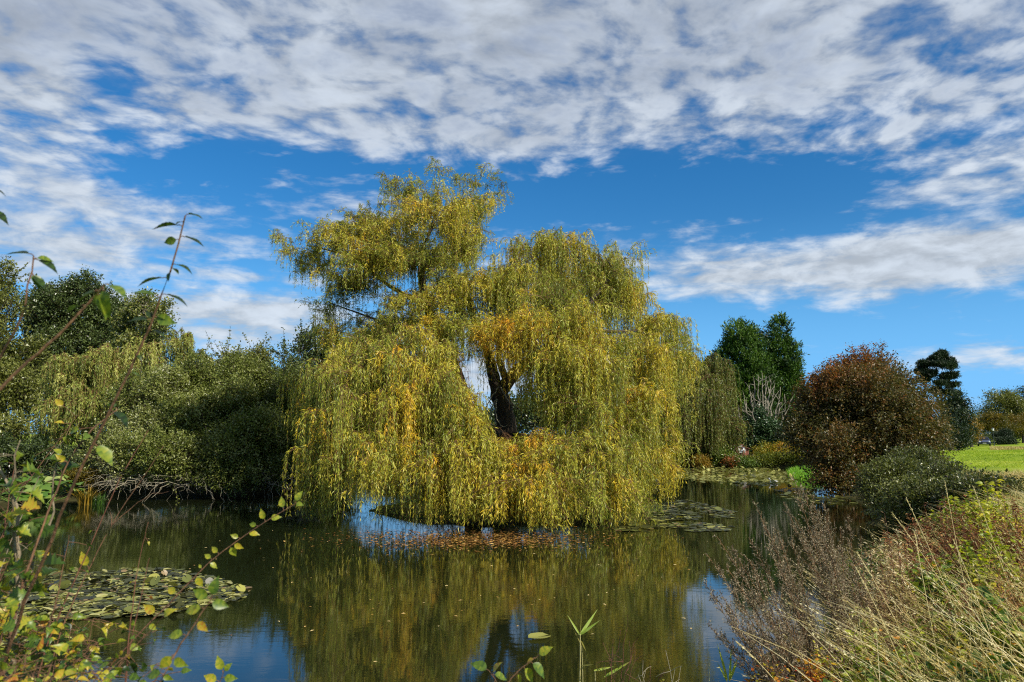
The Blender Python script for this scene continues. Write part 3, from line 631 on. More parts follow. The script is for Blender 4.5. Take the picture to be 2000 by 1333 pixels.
    k = MB(); n = 300
    px = rng.uniform(190, 640, n); d = np.interp(px, [190, 400, 640], [24.2, 24.9, 26.8]) + rng.uniform(-.3, 1.2, n); x = (px - 1000) / F * d
    z0 = rng.uniform(.0, .5, n); P0 = np.stack([x, d + .6, z0 + .4], 1); dirs = np.stack([rng.normal(size=n) * .6, -rng.uniform(.2, 1, n), rng.normal(size=n) * .35 - .15], 1)
    ln = rng.uniform(.4, 1.3, n)[:, None]; s = np.linspace(0, 1, 6)
    P = P0[:, None] + (dirs * ln)[:, None] * s[None, :, None] + np.array([0, 0, 1.]) * (s * (1 - s))[None, :, None] * .4 + rng.normal(size=(n, 6, 3)) * .05
    P[..., 2] = np.maximum(P[..., 2], -.05); k.tubes(P, rng.uniform(.003, .010, (n, 1)) * np.linspace(1, .4, 6)[None], 4)
    tag(k.build('brushwood', BARK_PALE, None), 'bare grey twigs and roots trailing into the water under the left bushes', kind='stuff')
    # planting on the left bank
    fan('broad_leaf_plant', 'large fan leaved plant with pale sunlit leaves at the left water edge', pix(96, 958, 23.6), 34, .42, LM['big'], 50, 1.1)
    fan('broad_leaf_plant', 'clump of deep green fan leaves at the left edge of the water', pix(36, 960, 23.4), 26, .42, LM['big'], 51, 1.0, .25)
    spikes('yucca_plant', 'dark spiky yucca like plant under the pale weeping willow', pix(140, 925, 26), 70, 1.25, .05, LM['yucca'], 52, 1.0)
    spikes('flag_iris_clump', 'yellowing strap leaved clump at the foot of the left bushes', pix(168, 972, 23.6), 110, .75, .03, LM['golden'], 53, .9, 'plant', .35)
    spikes('flag_iris_clump', 'green strap leaved clump beside the yellowing one at the left edge', pix(190, 968, 23.8), 60, .5, .03, LM['big'], 54, .9, 'plant', .2)
    tree('clipped_hedge', 'low clipped yellow green hedge behind the fan leaved plants', 25.8, 165, [lobe(160, 935, 25.8, 26, 9, .6), lobe(184, 936, 25.8, 16, 9, .6)], 900, 12, .06, .04, LM['golden'], 55, cat='hedge', tint=(.25, .1), ragged=.08, tr=.03, part=SH, gap=-2)
    tree('low_shrub', 'low shadowed shrub on the left bank at the frame edge', 27, 20, [lobe(-10, 900, 27, 60, 36), lobe(50, 905, 27, 40, 26), lobe(110, 905, 28, 40, 26), lobe(-80, 910, 25, 60, 46)], 2400, 12, .1, .06, LM['dark'], 56, cat='shrub', tint=(.35, .15), tr=.05, part=SH)

def fan(name, label, base, n, R, mat, seed, h=1.0, shift=.5):
    """broad lobed leaves on long stalks"""
    rng = np.random.default_rng(seed); base = np.array([base[0], base[1], max(gz(base[0], base[1]), 0)]); root = empty(name, base, label, 'plant')
    b = MB(); k = MB()
    for i in range(n):
        a = rng.uniform(0, 6.28); r = rng.uniform(.1, 1.0) ** .7; top = base + [math.cos(a) * r * 1.0, math.sin(a) * r * .8, h * (.95 - .6 * r * r) * rng.uniform(.55, 1)]
        P, rr = limb(base + rng.normal(size=3) * [.08, .08, 0], top, .016, .009, rng, .1, 6); k.tubes(P, rr, 4)
        out_ = nrm(np.array([math.cos(a), math.sin(a), -.35 + rng.normal() * .25])); sd = nrm(np.cross(out_, [0, 0, 1.])); up = np.cross(sd, out_)
        Rl = R * rng.uniform(.55, 1.0); m = 17; th = np.linspace(-2.3, 2.3, m)
        rad = Rl * (.62 + .38 * np.abs(np.cos(th * 3.4))) * (.75 + .25 * np.cos(th * .6))
        rim = top + out_ * (rad * np.cos(th) * .9)[:, None] + sd * (rad * np.sin(th))[:, None] + up * (.16 * rad * np.cos(th * 3.4) - .10 * rad)[:, None]
        mid = top + (rim - top) * .5 + up * .05 * Rl
        V = np.concatenate([np.repeat(top[None], m, 0) + (rim - top) * .04, mid, rim]); j = np.arange(m - 1)
        Q = np.concatenate([np.stack([j, j + 1, j + 1 + m, j + m], 1), np.stack([j + m, j + 1 + m, j + 1 + 2 * m, j + 2 * m], 1)])
        b.quads(V, Q, np.clip(shift + rng.normal() * .25, 0, 1), 0, True)
    k.build('stalks', LM['big'], root, base); b.build('leaves', mat, root, base)

def spikes(name, label, base, n, h, w, mat, seed, spread=.8, cat='plant', tint=.4, stuff=False):
    """strap shaped leaves arching from one crown"""
    rng = np.random.default_rng(seed); base = np.array([base[0], base[1], max(gz(base[0], base[1]) - .02, -.05)])
    a = rng.uniform(0, 6.28, n); out_ = np.stack([np.cos(a), np.sin(a), 0 * a], 1); L = h * rng.uniform(.55, 1.05, n); sp = spread * rng.uniform(.1, 1, n)
    s = np.linspace(0, 1, 6); c = base + out_ * .1 * rng.random((n, 1)) + rng.normal(size=(n, 3)) * [.07, .07, 0]
    P = c[:, None] + out_[:, None] * (sp[:, None] * L[:, None] * s ** 1.6)[..., None] + np.array([0, 0, 1.]) * (L[:, None] * (s - .38 * sp[:, None] * s ** 2.4))[..., None]
    T = nrm(np.gradient(P, axis=1)); Sd = nrm(np.cross(T, out_[:, None] + [0, 0, .2])); wd = w * np.array([.7, 1, 1, .85, .5, .06])
    N_ = np.cross(Sd, T)
    V = np.stack([P - Sd * wd[None, :, None] * .5 + N_ * wd[None, :, None] * .15, P, P + Sd * wd[None, :, None] * .5 + N_ * wd[None, :, None] * .15], 2).reshape(-1, 3)
    i = np.arange(n)[:, None, None] * 18 + np.arange(5)[None, :, None] * 3 + np.arange(2)[None, None]
    Q = np.stack([i, i + 1, i + 4, i + 3], -1).reshape(-1, 4)
    b = MB(); b.quads(V, Q, np.repeat(np.clip(tint + rng.normal(size=n) * .22, 0, 1), 10), 0, True)
    o = b.build(name, mat, None, base); return tag(o, label, cat)
left_bank()

def right_bank():
    o = lambda px, py, d, rx, ry, rz=None, w=1: lobe(px, py, d, rx, ry, rz)
    def wtree(name, label, d, px, lobes, n, Lr, mat, seed, per=16, leaf=(.2, .05), tr=.35, tint=.45, **kw):
        rng = np.random.default_rng(seed); base = at_ground(px, d); root = empty(name, base, label, 'tree')
        b = MB(); t_ = MB(); weep(b, t_, lobes, n, rng, Lr, leaf, per, tint, .15, zmin=.8, twigr=.007, **kw)
        b.build('crown', mat, root, base); k = MB(); trunk_and_limbs(k, base, [q[:6] for q in lobes], tr, rng)
        k.build('trunk', BARK, root, base); t_.build('hanging_twigs', TWIG, root, base)
    wtree('weeping_willow', 'tall green weeping willow behind the right side of the big golden one', 58, 1345,
          [o(1370, 725, 58, 38, 30), o(1330, 720, 58, 40, 40), o(1395, 765, 57, 20, 30), o(1340, 770, 56, 60, 50), o(1280, 760, 58, 50, 60), o(1385, 730, 59, 24, 26)],
          4600, (1.5, 5.0), LM['green_willow'], 60, reach=.9)
    wtree('weeping_willow', 'lower weeping willow crown between the tall one and the bare tree', 57, 1405,
          [o(1402, 822, 57, 30, 14), o(1380, 838, 56.5, 26, 12), o(1424, 838, 57, 16, 12)], 1500, (.8, 2.2), LM['green_willow'], 61, tint=.55, reach=.9, tr=.2)
    # conifers
    def cyp(label, px, d, top, bot, w, n, seed, tip=.5):
        lb = []; hgt = bot - top; r_ = np.random.default_rng(seed + 500)
        for i in range(9):
            f = (i + .5) / 9; ww = w * min(1, .24 + 1.15 * f ** tip) * (1 - .25 * max(0, f - .8)); lb.append(lobe(px + r_.normal() * w * .06, top + hgt * f, d, ww, hgt / 9 * 1.15, ww * d / F * .8))
            for s_ in ((-1, 1) if i > 1 else ()): lb.append(lobe(px + s_ * ww * .62, top + hgt * (f + .04) + r_.uniform(0, 6), d - ww * d / F * .35, ww * .46, hgt / 9 * .9))
        tree('cypress_tree', label, d, px, lb, n, 14, .34, .09, LM['conifer'], seed, tint=(.42, .26), ragged=.2, gap=-1.0, gapf=.45, tr=.3, up=.7, out=.9, clen=.7, spread=.3, droop=-.3, shell=.6, limbs=6, sh=0)
    cyp('taller pointed cypress beside the reddish tree', 1526, 70, 640, 890, 46, 6200, 62, .8)
    cyp('broad rounded cypress left of the pointed one', 1448, 69, 650, 890, 58, 7400, 63, .5)
    tree('broadleaf_tree', 'dark rounded tree top behind the broad cypress', 80, 1425, [o(1405, 735, 80, 30, 36), o(1450, 690, 80, 26, 24), o(1478, 668, 80, 18, 16), o(1410, 800, 80, 60, 90)], 2200, 12, .3, .17, LM['pine'], 64, tint=(.4, .15), ragged=.3)
    tree('broadleaf_tree', 'dark tree in the shade behind the golden willow trunk', 66, 1200, [o(1250, 800, 66, 80, 70), o(1150, 810, 66, 80, 60), o(1040, 830, 64, 90, 50), o(960, 845, 64, 70, 36), o(1300, 850, 64, 60, 50), o(900, 850, 62, 70, 34)], 5200, 12, .26, .15, LM['dark'], 65, tint=(.3, .14), ragged=.25)
    # leafless grey tree
    rng = np.random.default_rng(66); base = at_ground(1480, 61); root = empty('bare_tree', base, 'leafless pale grey tree with many upright branches before the cypresses', 'tree')
    k = MB()
    tips = [(1437, 792, -.1), (1452, 770, 0), (1463, 752, .3), (1472, 742, .1), (1480, 732, 0), (1488, 728, .4), (1496, 735, .2), (1505, 740, .5), (1513, 748, .3), (1524, 756, 0), (1532, 770, .4), (1545, 780, .2), (1549, 815, .1), (1430, 800, .2), (1442, 815, 0), (1540, 830, .2), (1500, 760, -.5), (1468, 790, -.6)]
    crot = pix(1486, 868, 61)
    P, r_ = limb(base - [0, 0, .2], crot, .34, .24, rng, 0, 8); k.tubes(P, r_, 8)
    for (px, py, dd) in tips:
        e = pix(px, py, 61 + dd * 2); a = crot + rng.normal(size=3) * .1; n = 12; t_ = np.linspace(0, 1, n)[:, None]
        mid = np.array([e[0] * .75 + a[0] * .25, e[1], a[2] * .6 + e[2] * .4])
        Pq = a * (1 - t_) ** 2 + 2 * mid * t_ * (1 - t_) + e * t_ ** 2; Pq[1:-1] += rng.normal(size=(n - 2, 3)) * .05
        k.tubes(Pq, np.linspace(.11, .025, n), 6)
        for j in range(9):
            i_ = rng.integers(3, n - 1); q = Pq[i_]; e2 = q + nrm(rng.normal(size=3) * [.8, .8, .3] + [0, 0, .9]) * rng.uniform(.4, 1.3)
            a2, r2 = limb(q, e2, .035, .012, rng, .05, 6); k.tubes(a2, r2, 4)
    k.build('branches', bark_mat('grey_branch', lin(92, 86, 72), lin(148, 140, 122)), root, base)
    tree('ivy_bush', 'dark glossy ivy mass round the foot of the bare grey tree', 60, 1490, [o(1494, 850, 60.5, 34, 26), o(1484, 872, 60, 22, 22), o(1510, 870, 60, 40, 30), o(1480, 820, 61, 14, 26), o(1540, 860, 61, 30, 30), o(1500, 890, 59.5, 50, 16)], 2600, 13, .16, .12, LM['ivy'], 67, cat='bush', tint=(.5, .25), ragged=.2, tr=.1, part=SH)
    # low planting along the far bank
    far = [('rhododendron_bush', 'dark rounded evergreen bush on the far bank at the golden willow edge', 1340, 895, 57.5, 36, 18, 'rhodo', .25), ('rhododendron_bush', 'light green rounded bush in front of the low weeping willow', 1392, 885, 58, 36, 22, 'rhodo', .6),
           ('rhododendron_bush', 'mid green bush beside the white gabled house', 1408, 899, 57, 18, 15, 'rhodo', .5), ('fern_clump', 'small bright yellow green tuft at the far water edge', 1367, 908, 55.5, 9, 12, 'golden', .5),
           ('fern_clump', 'reddish brown tuft at the far water edge below the house', 1428, 911, 55.5, 7, 6, 'copper', .45), ('fern_clump', 'green reedy clump directly before the white gabled house', 1450, 910, 55.3, 18, 7, 'rhodo', .5),
           ('bracken_patch', 'golden brown bracken on the far bank right of the house', 1505, 890, 58, 34, 15, 'bank', .42), ('bracken_patch', 'orange tinted bracken below the white post', 1542, 888, 58, 34, 15, 'bank', .5),
           ('marsh_plant_clump', 'fresh green marsh plants along the far water line', 1510, 905, 56, 50, 12, 'bank', .15), ('marsh_plant_clump', 'olive marsh plants in the shade of the reddish tree', 1585, 898, 54, 30, 16, 'bank', .2)]
    for i, (nm, lab, px, py, d, rx, ry, mt, ti) in enumerate(far):
        tree(nm, lab, d, px, [lobe(px, py, d, rx, ry, 1.0), lobe(px - rx * .5, py + 4, d - .3, rx * .5, ry * .8, .8), lobe(px + rx * .5, py + 3, d - .3, rx * .5, ry * .8, .8)], int(500 + rx * ry * 1.6), 12, .14, .07, LM[mt], 70 + i,
             cat=nm.split('_')[-1] if 'bush' in nm else 'plant', tint=(ti, .18), ragged=.25, gap=-1.5, tr=.04, part=SH, limbs=3)
    # copper coloured tree
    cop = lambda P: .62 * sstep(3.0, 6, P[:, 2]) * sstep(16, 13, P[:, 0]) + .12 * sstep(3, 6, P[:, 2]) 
    tree('copper_tree', 'large reddish brown autumn tree overhanging the right shore', 30, 1690,
         [o(1690, 752, 31, 50, 44), o(1640, 782, 30.5, 50, 50), o(1745, 782, 30.5, 60, 50), o(1680, 806, 29, 90, 60), o(1610, 806, 30, 40, 44), o(1600, 856, 29.5, 46, 34), o(1775, 806, 30, 46, 46), o(1750, 856, 28.5, 66, 56), o(1650, 876, 28.5, 60, 46),
          o(1600, 790, 30.5, 30, 24), o(1660, 728, 31, 26, 22), o(1700, 722, 31, 22, 18), o(1806, 856, 30, 24, 36), o(1720, 926, 28.5, 70, 40), o(1650, 936, 28, 44, 26), o(1580, 834, 30, 24, 14)],
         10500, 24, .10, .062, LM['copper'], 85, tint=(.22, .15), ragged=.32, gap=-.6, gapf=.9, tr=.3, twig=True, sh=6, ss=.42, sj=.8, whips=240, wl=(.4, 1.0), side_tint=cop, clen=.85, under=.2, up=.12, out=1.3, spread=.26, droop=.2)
    tree('waterside_bush', 'dark olive small leaved bush below the reddish tree at the water', 19.5, 1800,
         [o(1780, 955, 20, 50, 26), o(1730, 960, 20, 36, 34), o(1820, 965, 18.5, 40, 36), o(1780, 985, 18.5, 50, 24), o(1840, 940, 20, 24, 20), o(1790, 918, 21, 36, 18), o(1910, 1000, 14.5, 46, 24), o(1950, 985, 14, 40, 22), o(1850, 1000, 15.5, 50, 36), o(1800, 1010, 16, 44, 30), o(1890, 985, 15.5, 40, 30)],
         8600, 16, .065, .038, LM['olive'], 86, cat='bush', whips=120, wl=(.25, .7), tint=(.24, .2), ragged=.45, gap=-.6, gapf=1.2, tr=.09, twig=True, part=SH, clen=.5, spread=.3, up=.7, out=1.1)
    # Scots pine
    tree('pine_tree', 'tall dark pine with flat foliage pads right of the reddish tree', 78, 1850,
         [o(1826, 702, 78, 15, 7), o(1846, 700, 78, 14, 8), o(1806, 716, 78, 16, 6), o(1832, 718, 77, 20, 6), o(1857, 718, 78, 10, 7), o(1797, 731, 78, 11, 4), o(1822, 735, 77, 16, 5), o(1850, 737, 77, 14, 6), o(1806, 746, 78, 14, 4), o(1838, 752, 77, 14, 5), o(1860, 757, 78, 10, 5), o(1846, 771, 77, 16, 4), o(1868, 775, 77, 8, 4), o(1826, 766, 78, 9, 4), o(1862, 790, 78, 12, 5), o(1842, 800, 78, 12, 6)],
         4200, 14, .26, .06, LM['pine'], 87, tint=(.4, .18), ragged=.16, gap=-1.2, tr=.28, up=.8, droop=-.5, shell=.35, under=.8, clen=.34, sh=4, ss=.55, sj=.95)
    tree('evergreen_bush', 'dark evergreen under the tall pine behind the reddish tree', 74, 1862, [o(1862, 830, 74, 22, 30), o(1850, 860, 72, 34, 30), o(1872, 800, 75, 12, 24)], 1700, 12, .24, .12, LM['pine'], 88, cat='bush', tint=(.5, .18), part=SH)
    # far park trees
    farp = [('park_tree', 'broad brown green cedar like tree across the meadow', 1955, 150, [(1950, 800, 46, 26), (1920, 812, 24, 22), (1985, 810, 40, 30), (1900, 830, 14, 20), (1965, 790, 24, 16), (1955, 830, 60, 24), (1936, 776, 8, 10)], 'olive', .42, .34),
            ('park_tree', 'golden brown spreading tree behind the parked car', 1945, 138, [(1944, 822, 22, 12), (1930, 836, 30, 10), (1960, 838, 24, 9)], 'golden', .12, .28),
            ('park_tree', 'orange tinged low tree at the right edge of the meadow', 1990, 142, [(1985, 826, 24, 9), (2010, 830, 30, 14), (1975, 836, 20, 8)], 'golden', .25, .28),
            ('park_tree', 'black green conifer top at the right frame edge', 2000, 165, [(2000, 772, 10, 10), (2004, 800, 16, 24), (1996, 785, 8, 6)], 'pine', .3, .34),
            ('park_tree', 'small dark red tree between the pine and the park trees', 1876, 120, [(1876, 824, 9, 14), (1872, 840, 12, 14)], 'copper', .85, .26),
            ('park_tree', 'yellow green tree beside the small dark red one', 1890, 118, [(1890, 832, 11, 14), (1896, 850, 14, 12), (1884, 852, 12, 12)], 'golden', .5, .26),
            ('park_tree', 'pale feathery tree top behind the tall pine', 1866, 125, [(1868, 796, 10, 16), (1864, 820, 12, 16)], 'pale_willow', .8, .26),
            ('garden_shrub', 'round dark laurel left of the parked car', 1905, 130, [(1912, 858, 20, 9), (1890, 862, 16, 8), (1930, 856, 12, 8)], 'dark', .4, .22),
            ('garden_shrub', 'dark shrub against the right edge of the reddish tree', 1874, 100, [(1880, 866, 20, 8), (1860, 866, 20, 9)], 'dark', .4, .22),
            ('park_tree', 'distant dark tree belt standing at the right frame edge', 2040, 190, [(2000, 840, 30, 14), (2060, 820, 50, 36), (1975, 846, 20, 8)], 'dark', .2, .4)]
    for i, (nm, lab, px, d, lb, mt, ti, L) in enumerate(farp):
        tree(nm, lab, d, px, [lobe(a, b_, d + (j % 3) * .8, c, e) for j, (a, b_, c, e) in enumerate(lb)], int(500 + sum(c * e for _, _, c, e in lb) * .9), 12, L, L * .5, LM[mt], 90 + i, cat='tree' if 'tree' in nm else 'shrub', tint=(ti, .18), ragged=.2, gap=-.8, gapf=.25, tr=.3 if 'tree' in nm else .08,
             part=('trunk', 'crown') if 'tree' in nm else SH)
    # clipped yew: mushroom dome above a box
    tree('topiary_yew', 'clipped dark yew dome beside the lamp post', 128, 1966, [lobe(1966, 851, 128, 13, 8), lobe(1950, 852, 128, 10, 3)], 900, 10, .16, .09, LM['pine'], 105, cat='shrub', tint=(.45, .1), ragged=.04, gap=-3, part=SH, tr=.1)
    tree('clipped_hedge', 'square clipped dark hedge block below the yew dome', 126, 1962, [lobe(1950 + 7 * i, 864, 126, 5, 6, .8) for i in range(5)], 900, 10, .16, .09, LM['pine'], 106, cat='hedge', tint=(.5, .1), ragged=.04, gap=-3, part=SH, tr=.05)
    # distant woods behind everything, closing the horizon
    b = MB(); rng = np.random.default_rng(107)
    lb = []
    for px in list(range(-500, 1400, 55)):
        d = rng.uniform(95, 125); py = np.interp(px, [-500, 300, 600, 900, 1400], [760, 800, 822, 842, 800]) ; lb.append(lobe(px, py + 10 + rng.uniform(-8, 8), d, rng.uniform(34, 52), 868 - py))
    crown(b, lb, 9000, 11, .55, .3, rng, tint=(.35, .15), ragged=.22, gap=-3, under=.9, shell=.7)
    tag(b.build('distant_woods', LM['dark'], None), 'dark distant woods closing the horizon behind the pond', kind='stuff')
right_bank()
# ------------------------------------------------------------------ water lilies and floating leaves
def pad_mesh(mats, tint, seed, fold=0.0):
    rng = np.random.default_rng(seed); b = MB(); m = 17; th = np.linspace(.16, 2 * math.pi - .16, m); r = 1 + .05 * np.sin(th * 5 + seed)
    up = .02 + .05 * fold * np.abs(np.sin(th)) + .012 * rng.normal(size=m)
    rim = np.stack([r * np.cos(th), r * np.sin(th) * (1 - .35 * fold), up + .16 * fold * np.abs(np.sin(th))], 1); mid = rim * [.55, .55, .3]; c = np.repeat([[0, 0, 0.0]], m, 0) + rim * [.06, .06, 0]
    j = np.arange(m - 1); V = np.concatenate([c, mid, rim])
    b.quads(V, np.concatenate([np.stack([j, j + 1, j + 1 + m, j + m], 1), np.stack([j + m, j + 1 + m, j + 1 + 2 * m, j + 2 * m], 1)]), tint, 0, True)
    return b
PAD = leaf_mat('lily_pad', [lin(48, 48, 28), lin(72, 74, 38), lin(102, 108, 54), lin(146, 144, 70), lin(160, 156, 118), lin(120, 88, 50)], .42, .15, .3)
LITTER = leaf_mat('floating_leaf', [lin(96, 66, 34), lin(140, 96, 46), lin(178, 140, 70), lin(206, 186, 130)], .45, .1, .4)
def lilies():
    rng = np.random.default_rng(201)
    protos = []
    for i, (tn, fo) in enumerate([(.15, .1), (.35, .3), (.5, .1), (.62, .7), (.6, .35), (.95, .2), (.05, .0), (.7, 1.2)]):
        o = pad_mesh(None, tn, i, fo).build('lily_pad', PAD); protos.append(o)
    def scatter(poly, n, soft):
        P = []
        while len(P) < n:
            px = rng.uniform(min(p[0] for p in poly), max(p[0] for p in poly)); py = rng.uniform(min(p[1] for p in poly), max(p[1] for p in poly))
            c = False
            for i in range(len(poly)):
                a, b_ = poly[i], poly[(i + 1) % len(poly)]
                if ((a[1] > py) != (b_[1] > py)) and px < (b_[0] - a[0]) * (py - a[1]) / (b_[1] - a[1]) + a[0]: c = not c
            if not c: continue
            w = on_water(px, py)
            if sn(w[None], .5, 301)[0] + .5 * sn(w[None], 1.6, 302)[0] < soft: continue
            P.append(w)
        return np.array(P)
    mats = [('left', [(-80, 1190), (60, 1140), (150, 1112), (330, 1110), (420, 1128), (485, 1150), (470, 1172), (330, 1200), (240, 1232), (40, 1262), (-120, 1270)], 3400, -.75, (.035, .07), 190,
             'lily pads crowded together on the near left water', 'curled green and straw coloured lily pad in the crowded raft on the near left water'),
            ('mid', [(1200, 1038), (1250, 992), (1340, 976), (1435, 1000), (1430, 1038), (1330, 1040)], 900, -.5, (.055, .10), 40,
             'lily pads on the open water beside the big willow', 'flat dull lily pad in the loose patch right of the big golden willow'),
            ('far', [(1320, 915), (1420, 908), (1545, 920), (1560, 938), (1500, 950), (1380, 940), (1320, 935)], 1900, -.95, (.075, .13), 50,
             'lily pads along the far bank', 'pale green lily pad in the dense band along the far bank'),
            ('shade', [(1500, 950), (1620, 958), (1690, 985), (1600, 985), (1520, 972)], 200, -.4, (.08, .13), 15,
             'lily pads by the reddish tree', 'grey lily pad in the shade beside the reddish tree')]
    used = set()
    for nm, poly, n, soft, (r0, r1), k, grp, lab in mats:
        P = scatter(poly, n, soft); order = np.argsort(P[:, 1]); P = P[order]
        pick = set(rng.choice(min(len(P), 3 * k), k, replace=False).tolist()); b = MB()
        for i, w in enumerate(P):
            r = r0 * .7 + (r1 * 1.15 - r0 * .7) * rng.random() ** 1.6; rz = rng.uniform(0, 6.28)
            tl = (rng.random() < (.10 if nm == 'left' else .12 if nm == 'far' else .03)); rx, ry = (rng.normal() * .38, rng.normal() * .38) if tl else (rng.normal() * .04, rng.normal() * .04)
            z = .008 + (.02 * rng.random() + abs(rx) * r * .8 + abs(ry) * r * .8 if tl else .01 * rng.random())
            pr = int(rng.choice(8, p=[.22, .2, .10, .06, .06, .06, .25, .05] if nm == 'left' else ([.02, .08, .34, .38, .1, .01, .02, .05] if nm == 'far' else [.4, .2, .1, .02, .05, .03, .2, 0])))
            if i in pick:
                if pr not in used: o = protos[pr]; used.add(pr)
                else: o = protos[pr].copy(); COL.objects.link(o)
                o.location = (w[0], w[1], z); o.scale = (r, r, r); o.rotation_euler = (rx, ry, rz)
                o['label'] = lab; o['category'] = 'lily pad'; o['group'] = grp
            else:
                from mathutils import Euler
                q = pad_src[pr]; M_ = np.array(Euler((rx, ry, rz)).to_matrix()); b.quads(q[0] @ M_.T * r + [w[0], w[1], z], q[1], q[2], 0, True)
        tag(b.build({'left': 'lily_raft', 'mid': 'lily_patch', 'far': 'lily_band', 'shade': 'lily_fringe'}[nm], PAD), {'left': 'crowded raft of overlapping lily pads on the near left water', 'mid': 'loose patch of dull lily pads right of the big willow',
            'far': 'dense band of pale green lily pads along the far bank', 'shade': 'thin grey fringe of pads below the reddish tree'}[nm], kind='stuff')
    for i, o in enumerate(protos):
        if i not in used: bpy.data.objects.remove(o)
    # lone pad near the reed shoot
    w = on_water(1053, 1247); o = pad_mesh(None, .55, 3, .5).build('lily_pad', PAD); o.location = (w[0], w[1], .015); o.scale = (.12, .12, .12); o.rotation_euler = (.05, 0, .4)
    tag(o, 'single pale lily pad floating alone beside the tall reed shoot', 'lily pad')
    # litter
    def drift(n, px, py, sx, sy, name, label, sz=(.03, .06), tint=.5):
        X = px + sx * rng.normal(size=n); Y = py + sy * rng.normal(size=n); P = np.array([on_water(a, max(c, 915)) for a, c in zip(X, Y)]); P[:, 2] = .008 + .01 * rng.random(n)
        P = P[(sdist(P[:, 0], P[:, 1]) < -.1)]; n = len(P)
        D = rng.normal(size=(n, 3)) * [1, 1, .06]; b = MB(); L = rng.uniform(*sz, n); b.leaves(P, D, np.array([0, 0, 1.]) + rng.normal(size=(n, 3)) * .12, L, L * .5, np.clip(tint + .3 * rng.normal(size=n), 0, 1), .15)
        return tag(b.build(name, LITTER), label, kind='stuff')
    drift(2600, 930, 1052, 120, 11, 'leaf_litter', 'fallen brown willow leaves drifting at the foot of the big willow', (.05, .10), .2)
    drift(170, 1000, 1120, 420, 70, 'floating_leaves', 'scattered fallen leaves floating on the open water', (.03, .06), .85)
pad_src = []
for i, (tn, fo) in enumerate([(.15, .1), (.35, .3), (.5, .1), (.62, .7), (.6, .35), (.95, .2), (.05, .0), (.7, 1.2)]):
    q_ = pad_mesh(None, tn, i, fo); pad_src.append((np.concatenate(q_.V), np.concatenate(q_.Q), tn))
lilies()

# ------------------------------------------------------------------ small built things
WHITE = plain_mat('white_paint', (.78, .78, .74), .45, 0, .05); BRICK = None
def brick_mat():
    m, t, out = new_mat('red_brick'); tc = t.node('ShaderNodeTexCoord'); b = t.node('ShaderNodeTexBrick')
    t.put(b.inputs['Vector'], tc.outputs['Object']); b.inputs['Scale'].default_value = 4.5
    b.inputs['Color1'].default_value = (*lin(150, 88, 62), 1); b.inputs['Color2'].default_value = (*lin(120, 66, 48), 1); b.inputs['Mortar'].default_value = (*lin(170, 158, 138), 1)
    p = t.node('ShaderNodeBsdfPrincipled'); t.put(p.inputs['Base Color'], b.outputs[0]); p.inputs['Roughness'].default_value = .9
    t.l.new(p.outputs[0], out.inputs[0]); return m
BRICK = brick_mat(); DARKGLASS = plain_mat('dark_window_glass', (.012, .014, .016), .06, 0, .1); WOOD = plain_mat('weathered_red_wood', lin(128, 84, 62), .8, 0, .3, 12)
def part(name, mat, parent, f, smooth=False):
    b = MB(); f(b); return b.build(name, mat, parent, None, smooth)
def bevel(o, w, seg=2):
    md = o.modifiers.new('bevel', 'BEVEL'); md.width = w; md.segments = seg; md.limit_method = 'ANGLE'; return o
def house():
    g = at_ground(1449, 57.6); c = pix(1449, 899, 57.6); g[0] = c[0]
    r = empty('garden_house', g, 'small brick garden house with a white arched gable and dark window across the pond', 'house'); r.rotation_euler = (0, 0, -.22)
    z0 = 0; zt = pix(1449, 872, 57.6)[2] - g[2]
    part('wall', BRICK, r, lambda b: (b.box((.12, .7, zt * .40), (.82, 1.3, zt * .8))))
    def gable(b):
        xs = np.linspace(-.26, .26, 9); top = zt * .80 + (zt * .26) * np.sqrt(np.clip(1 - (xs / .30) ** 2, 0, 1))
        V = []; 
        for x, z in zip(xs, top): V += [(x, -.02, zt * .30), (x, -.02, z), (x, .06, z), (x, .06, zt * .30)]
        V = np.array(V); Q = []
        for i in range(8): 
            a = i * 4; Q += [[a, a + 4, a + 5, a + 1], [a + 1, a + 5, a + 6, a + 2], [a + 3, a + 2, a + 6, a + 7], [a, a + 3, a + 7, a + 4]]
        Q += [[0, 1, 2, 3], [32, 35, 34, 33]]; b.quads(V, Q)
    part('gable_board', WHITE, r, gable)
    w = part('window', DARKGLASS, r, lambda b: b.box((.03, -.035, zt * .76), (.15, .03, zt * .20)))
    part('sill', WHITE, w, lambda b: b.box((0, -.07, zt * .585), (.62, .12, .05)))
    part('door', WHITE, r, lambda b: (b.box((-.02, -.045, zt * .43), (.44, .03, zt * .24)), b.box((-.02, -.065, zt * .43), (.34, .015, zt * .16))))
    def roof(b):
        for s in (-1, 1):
            V = [(0.12, -.06, zt * 1.05), (0.12 + s * .52, -.06, zt * .78), (0.12 + s * .52, 1.42, zt * .78), (0.12, 1.42, zt * 1.05)]
            V = np.array(V + [(x, y, z - .05) for x, y, z in V]); b.quads(V, [[0, 1, 2, 3], [7, 6, 5, 4], [0, 4, 5, 1], [1, 5, 6, 2], [2, 6, 7, 3], [3, 7, 4, 0]])
    part('roof', WOOD, r, roof)
house()
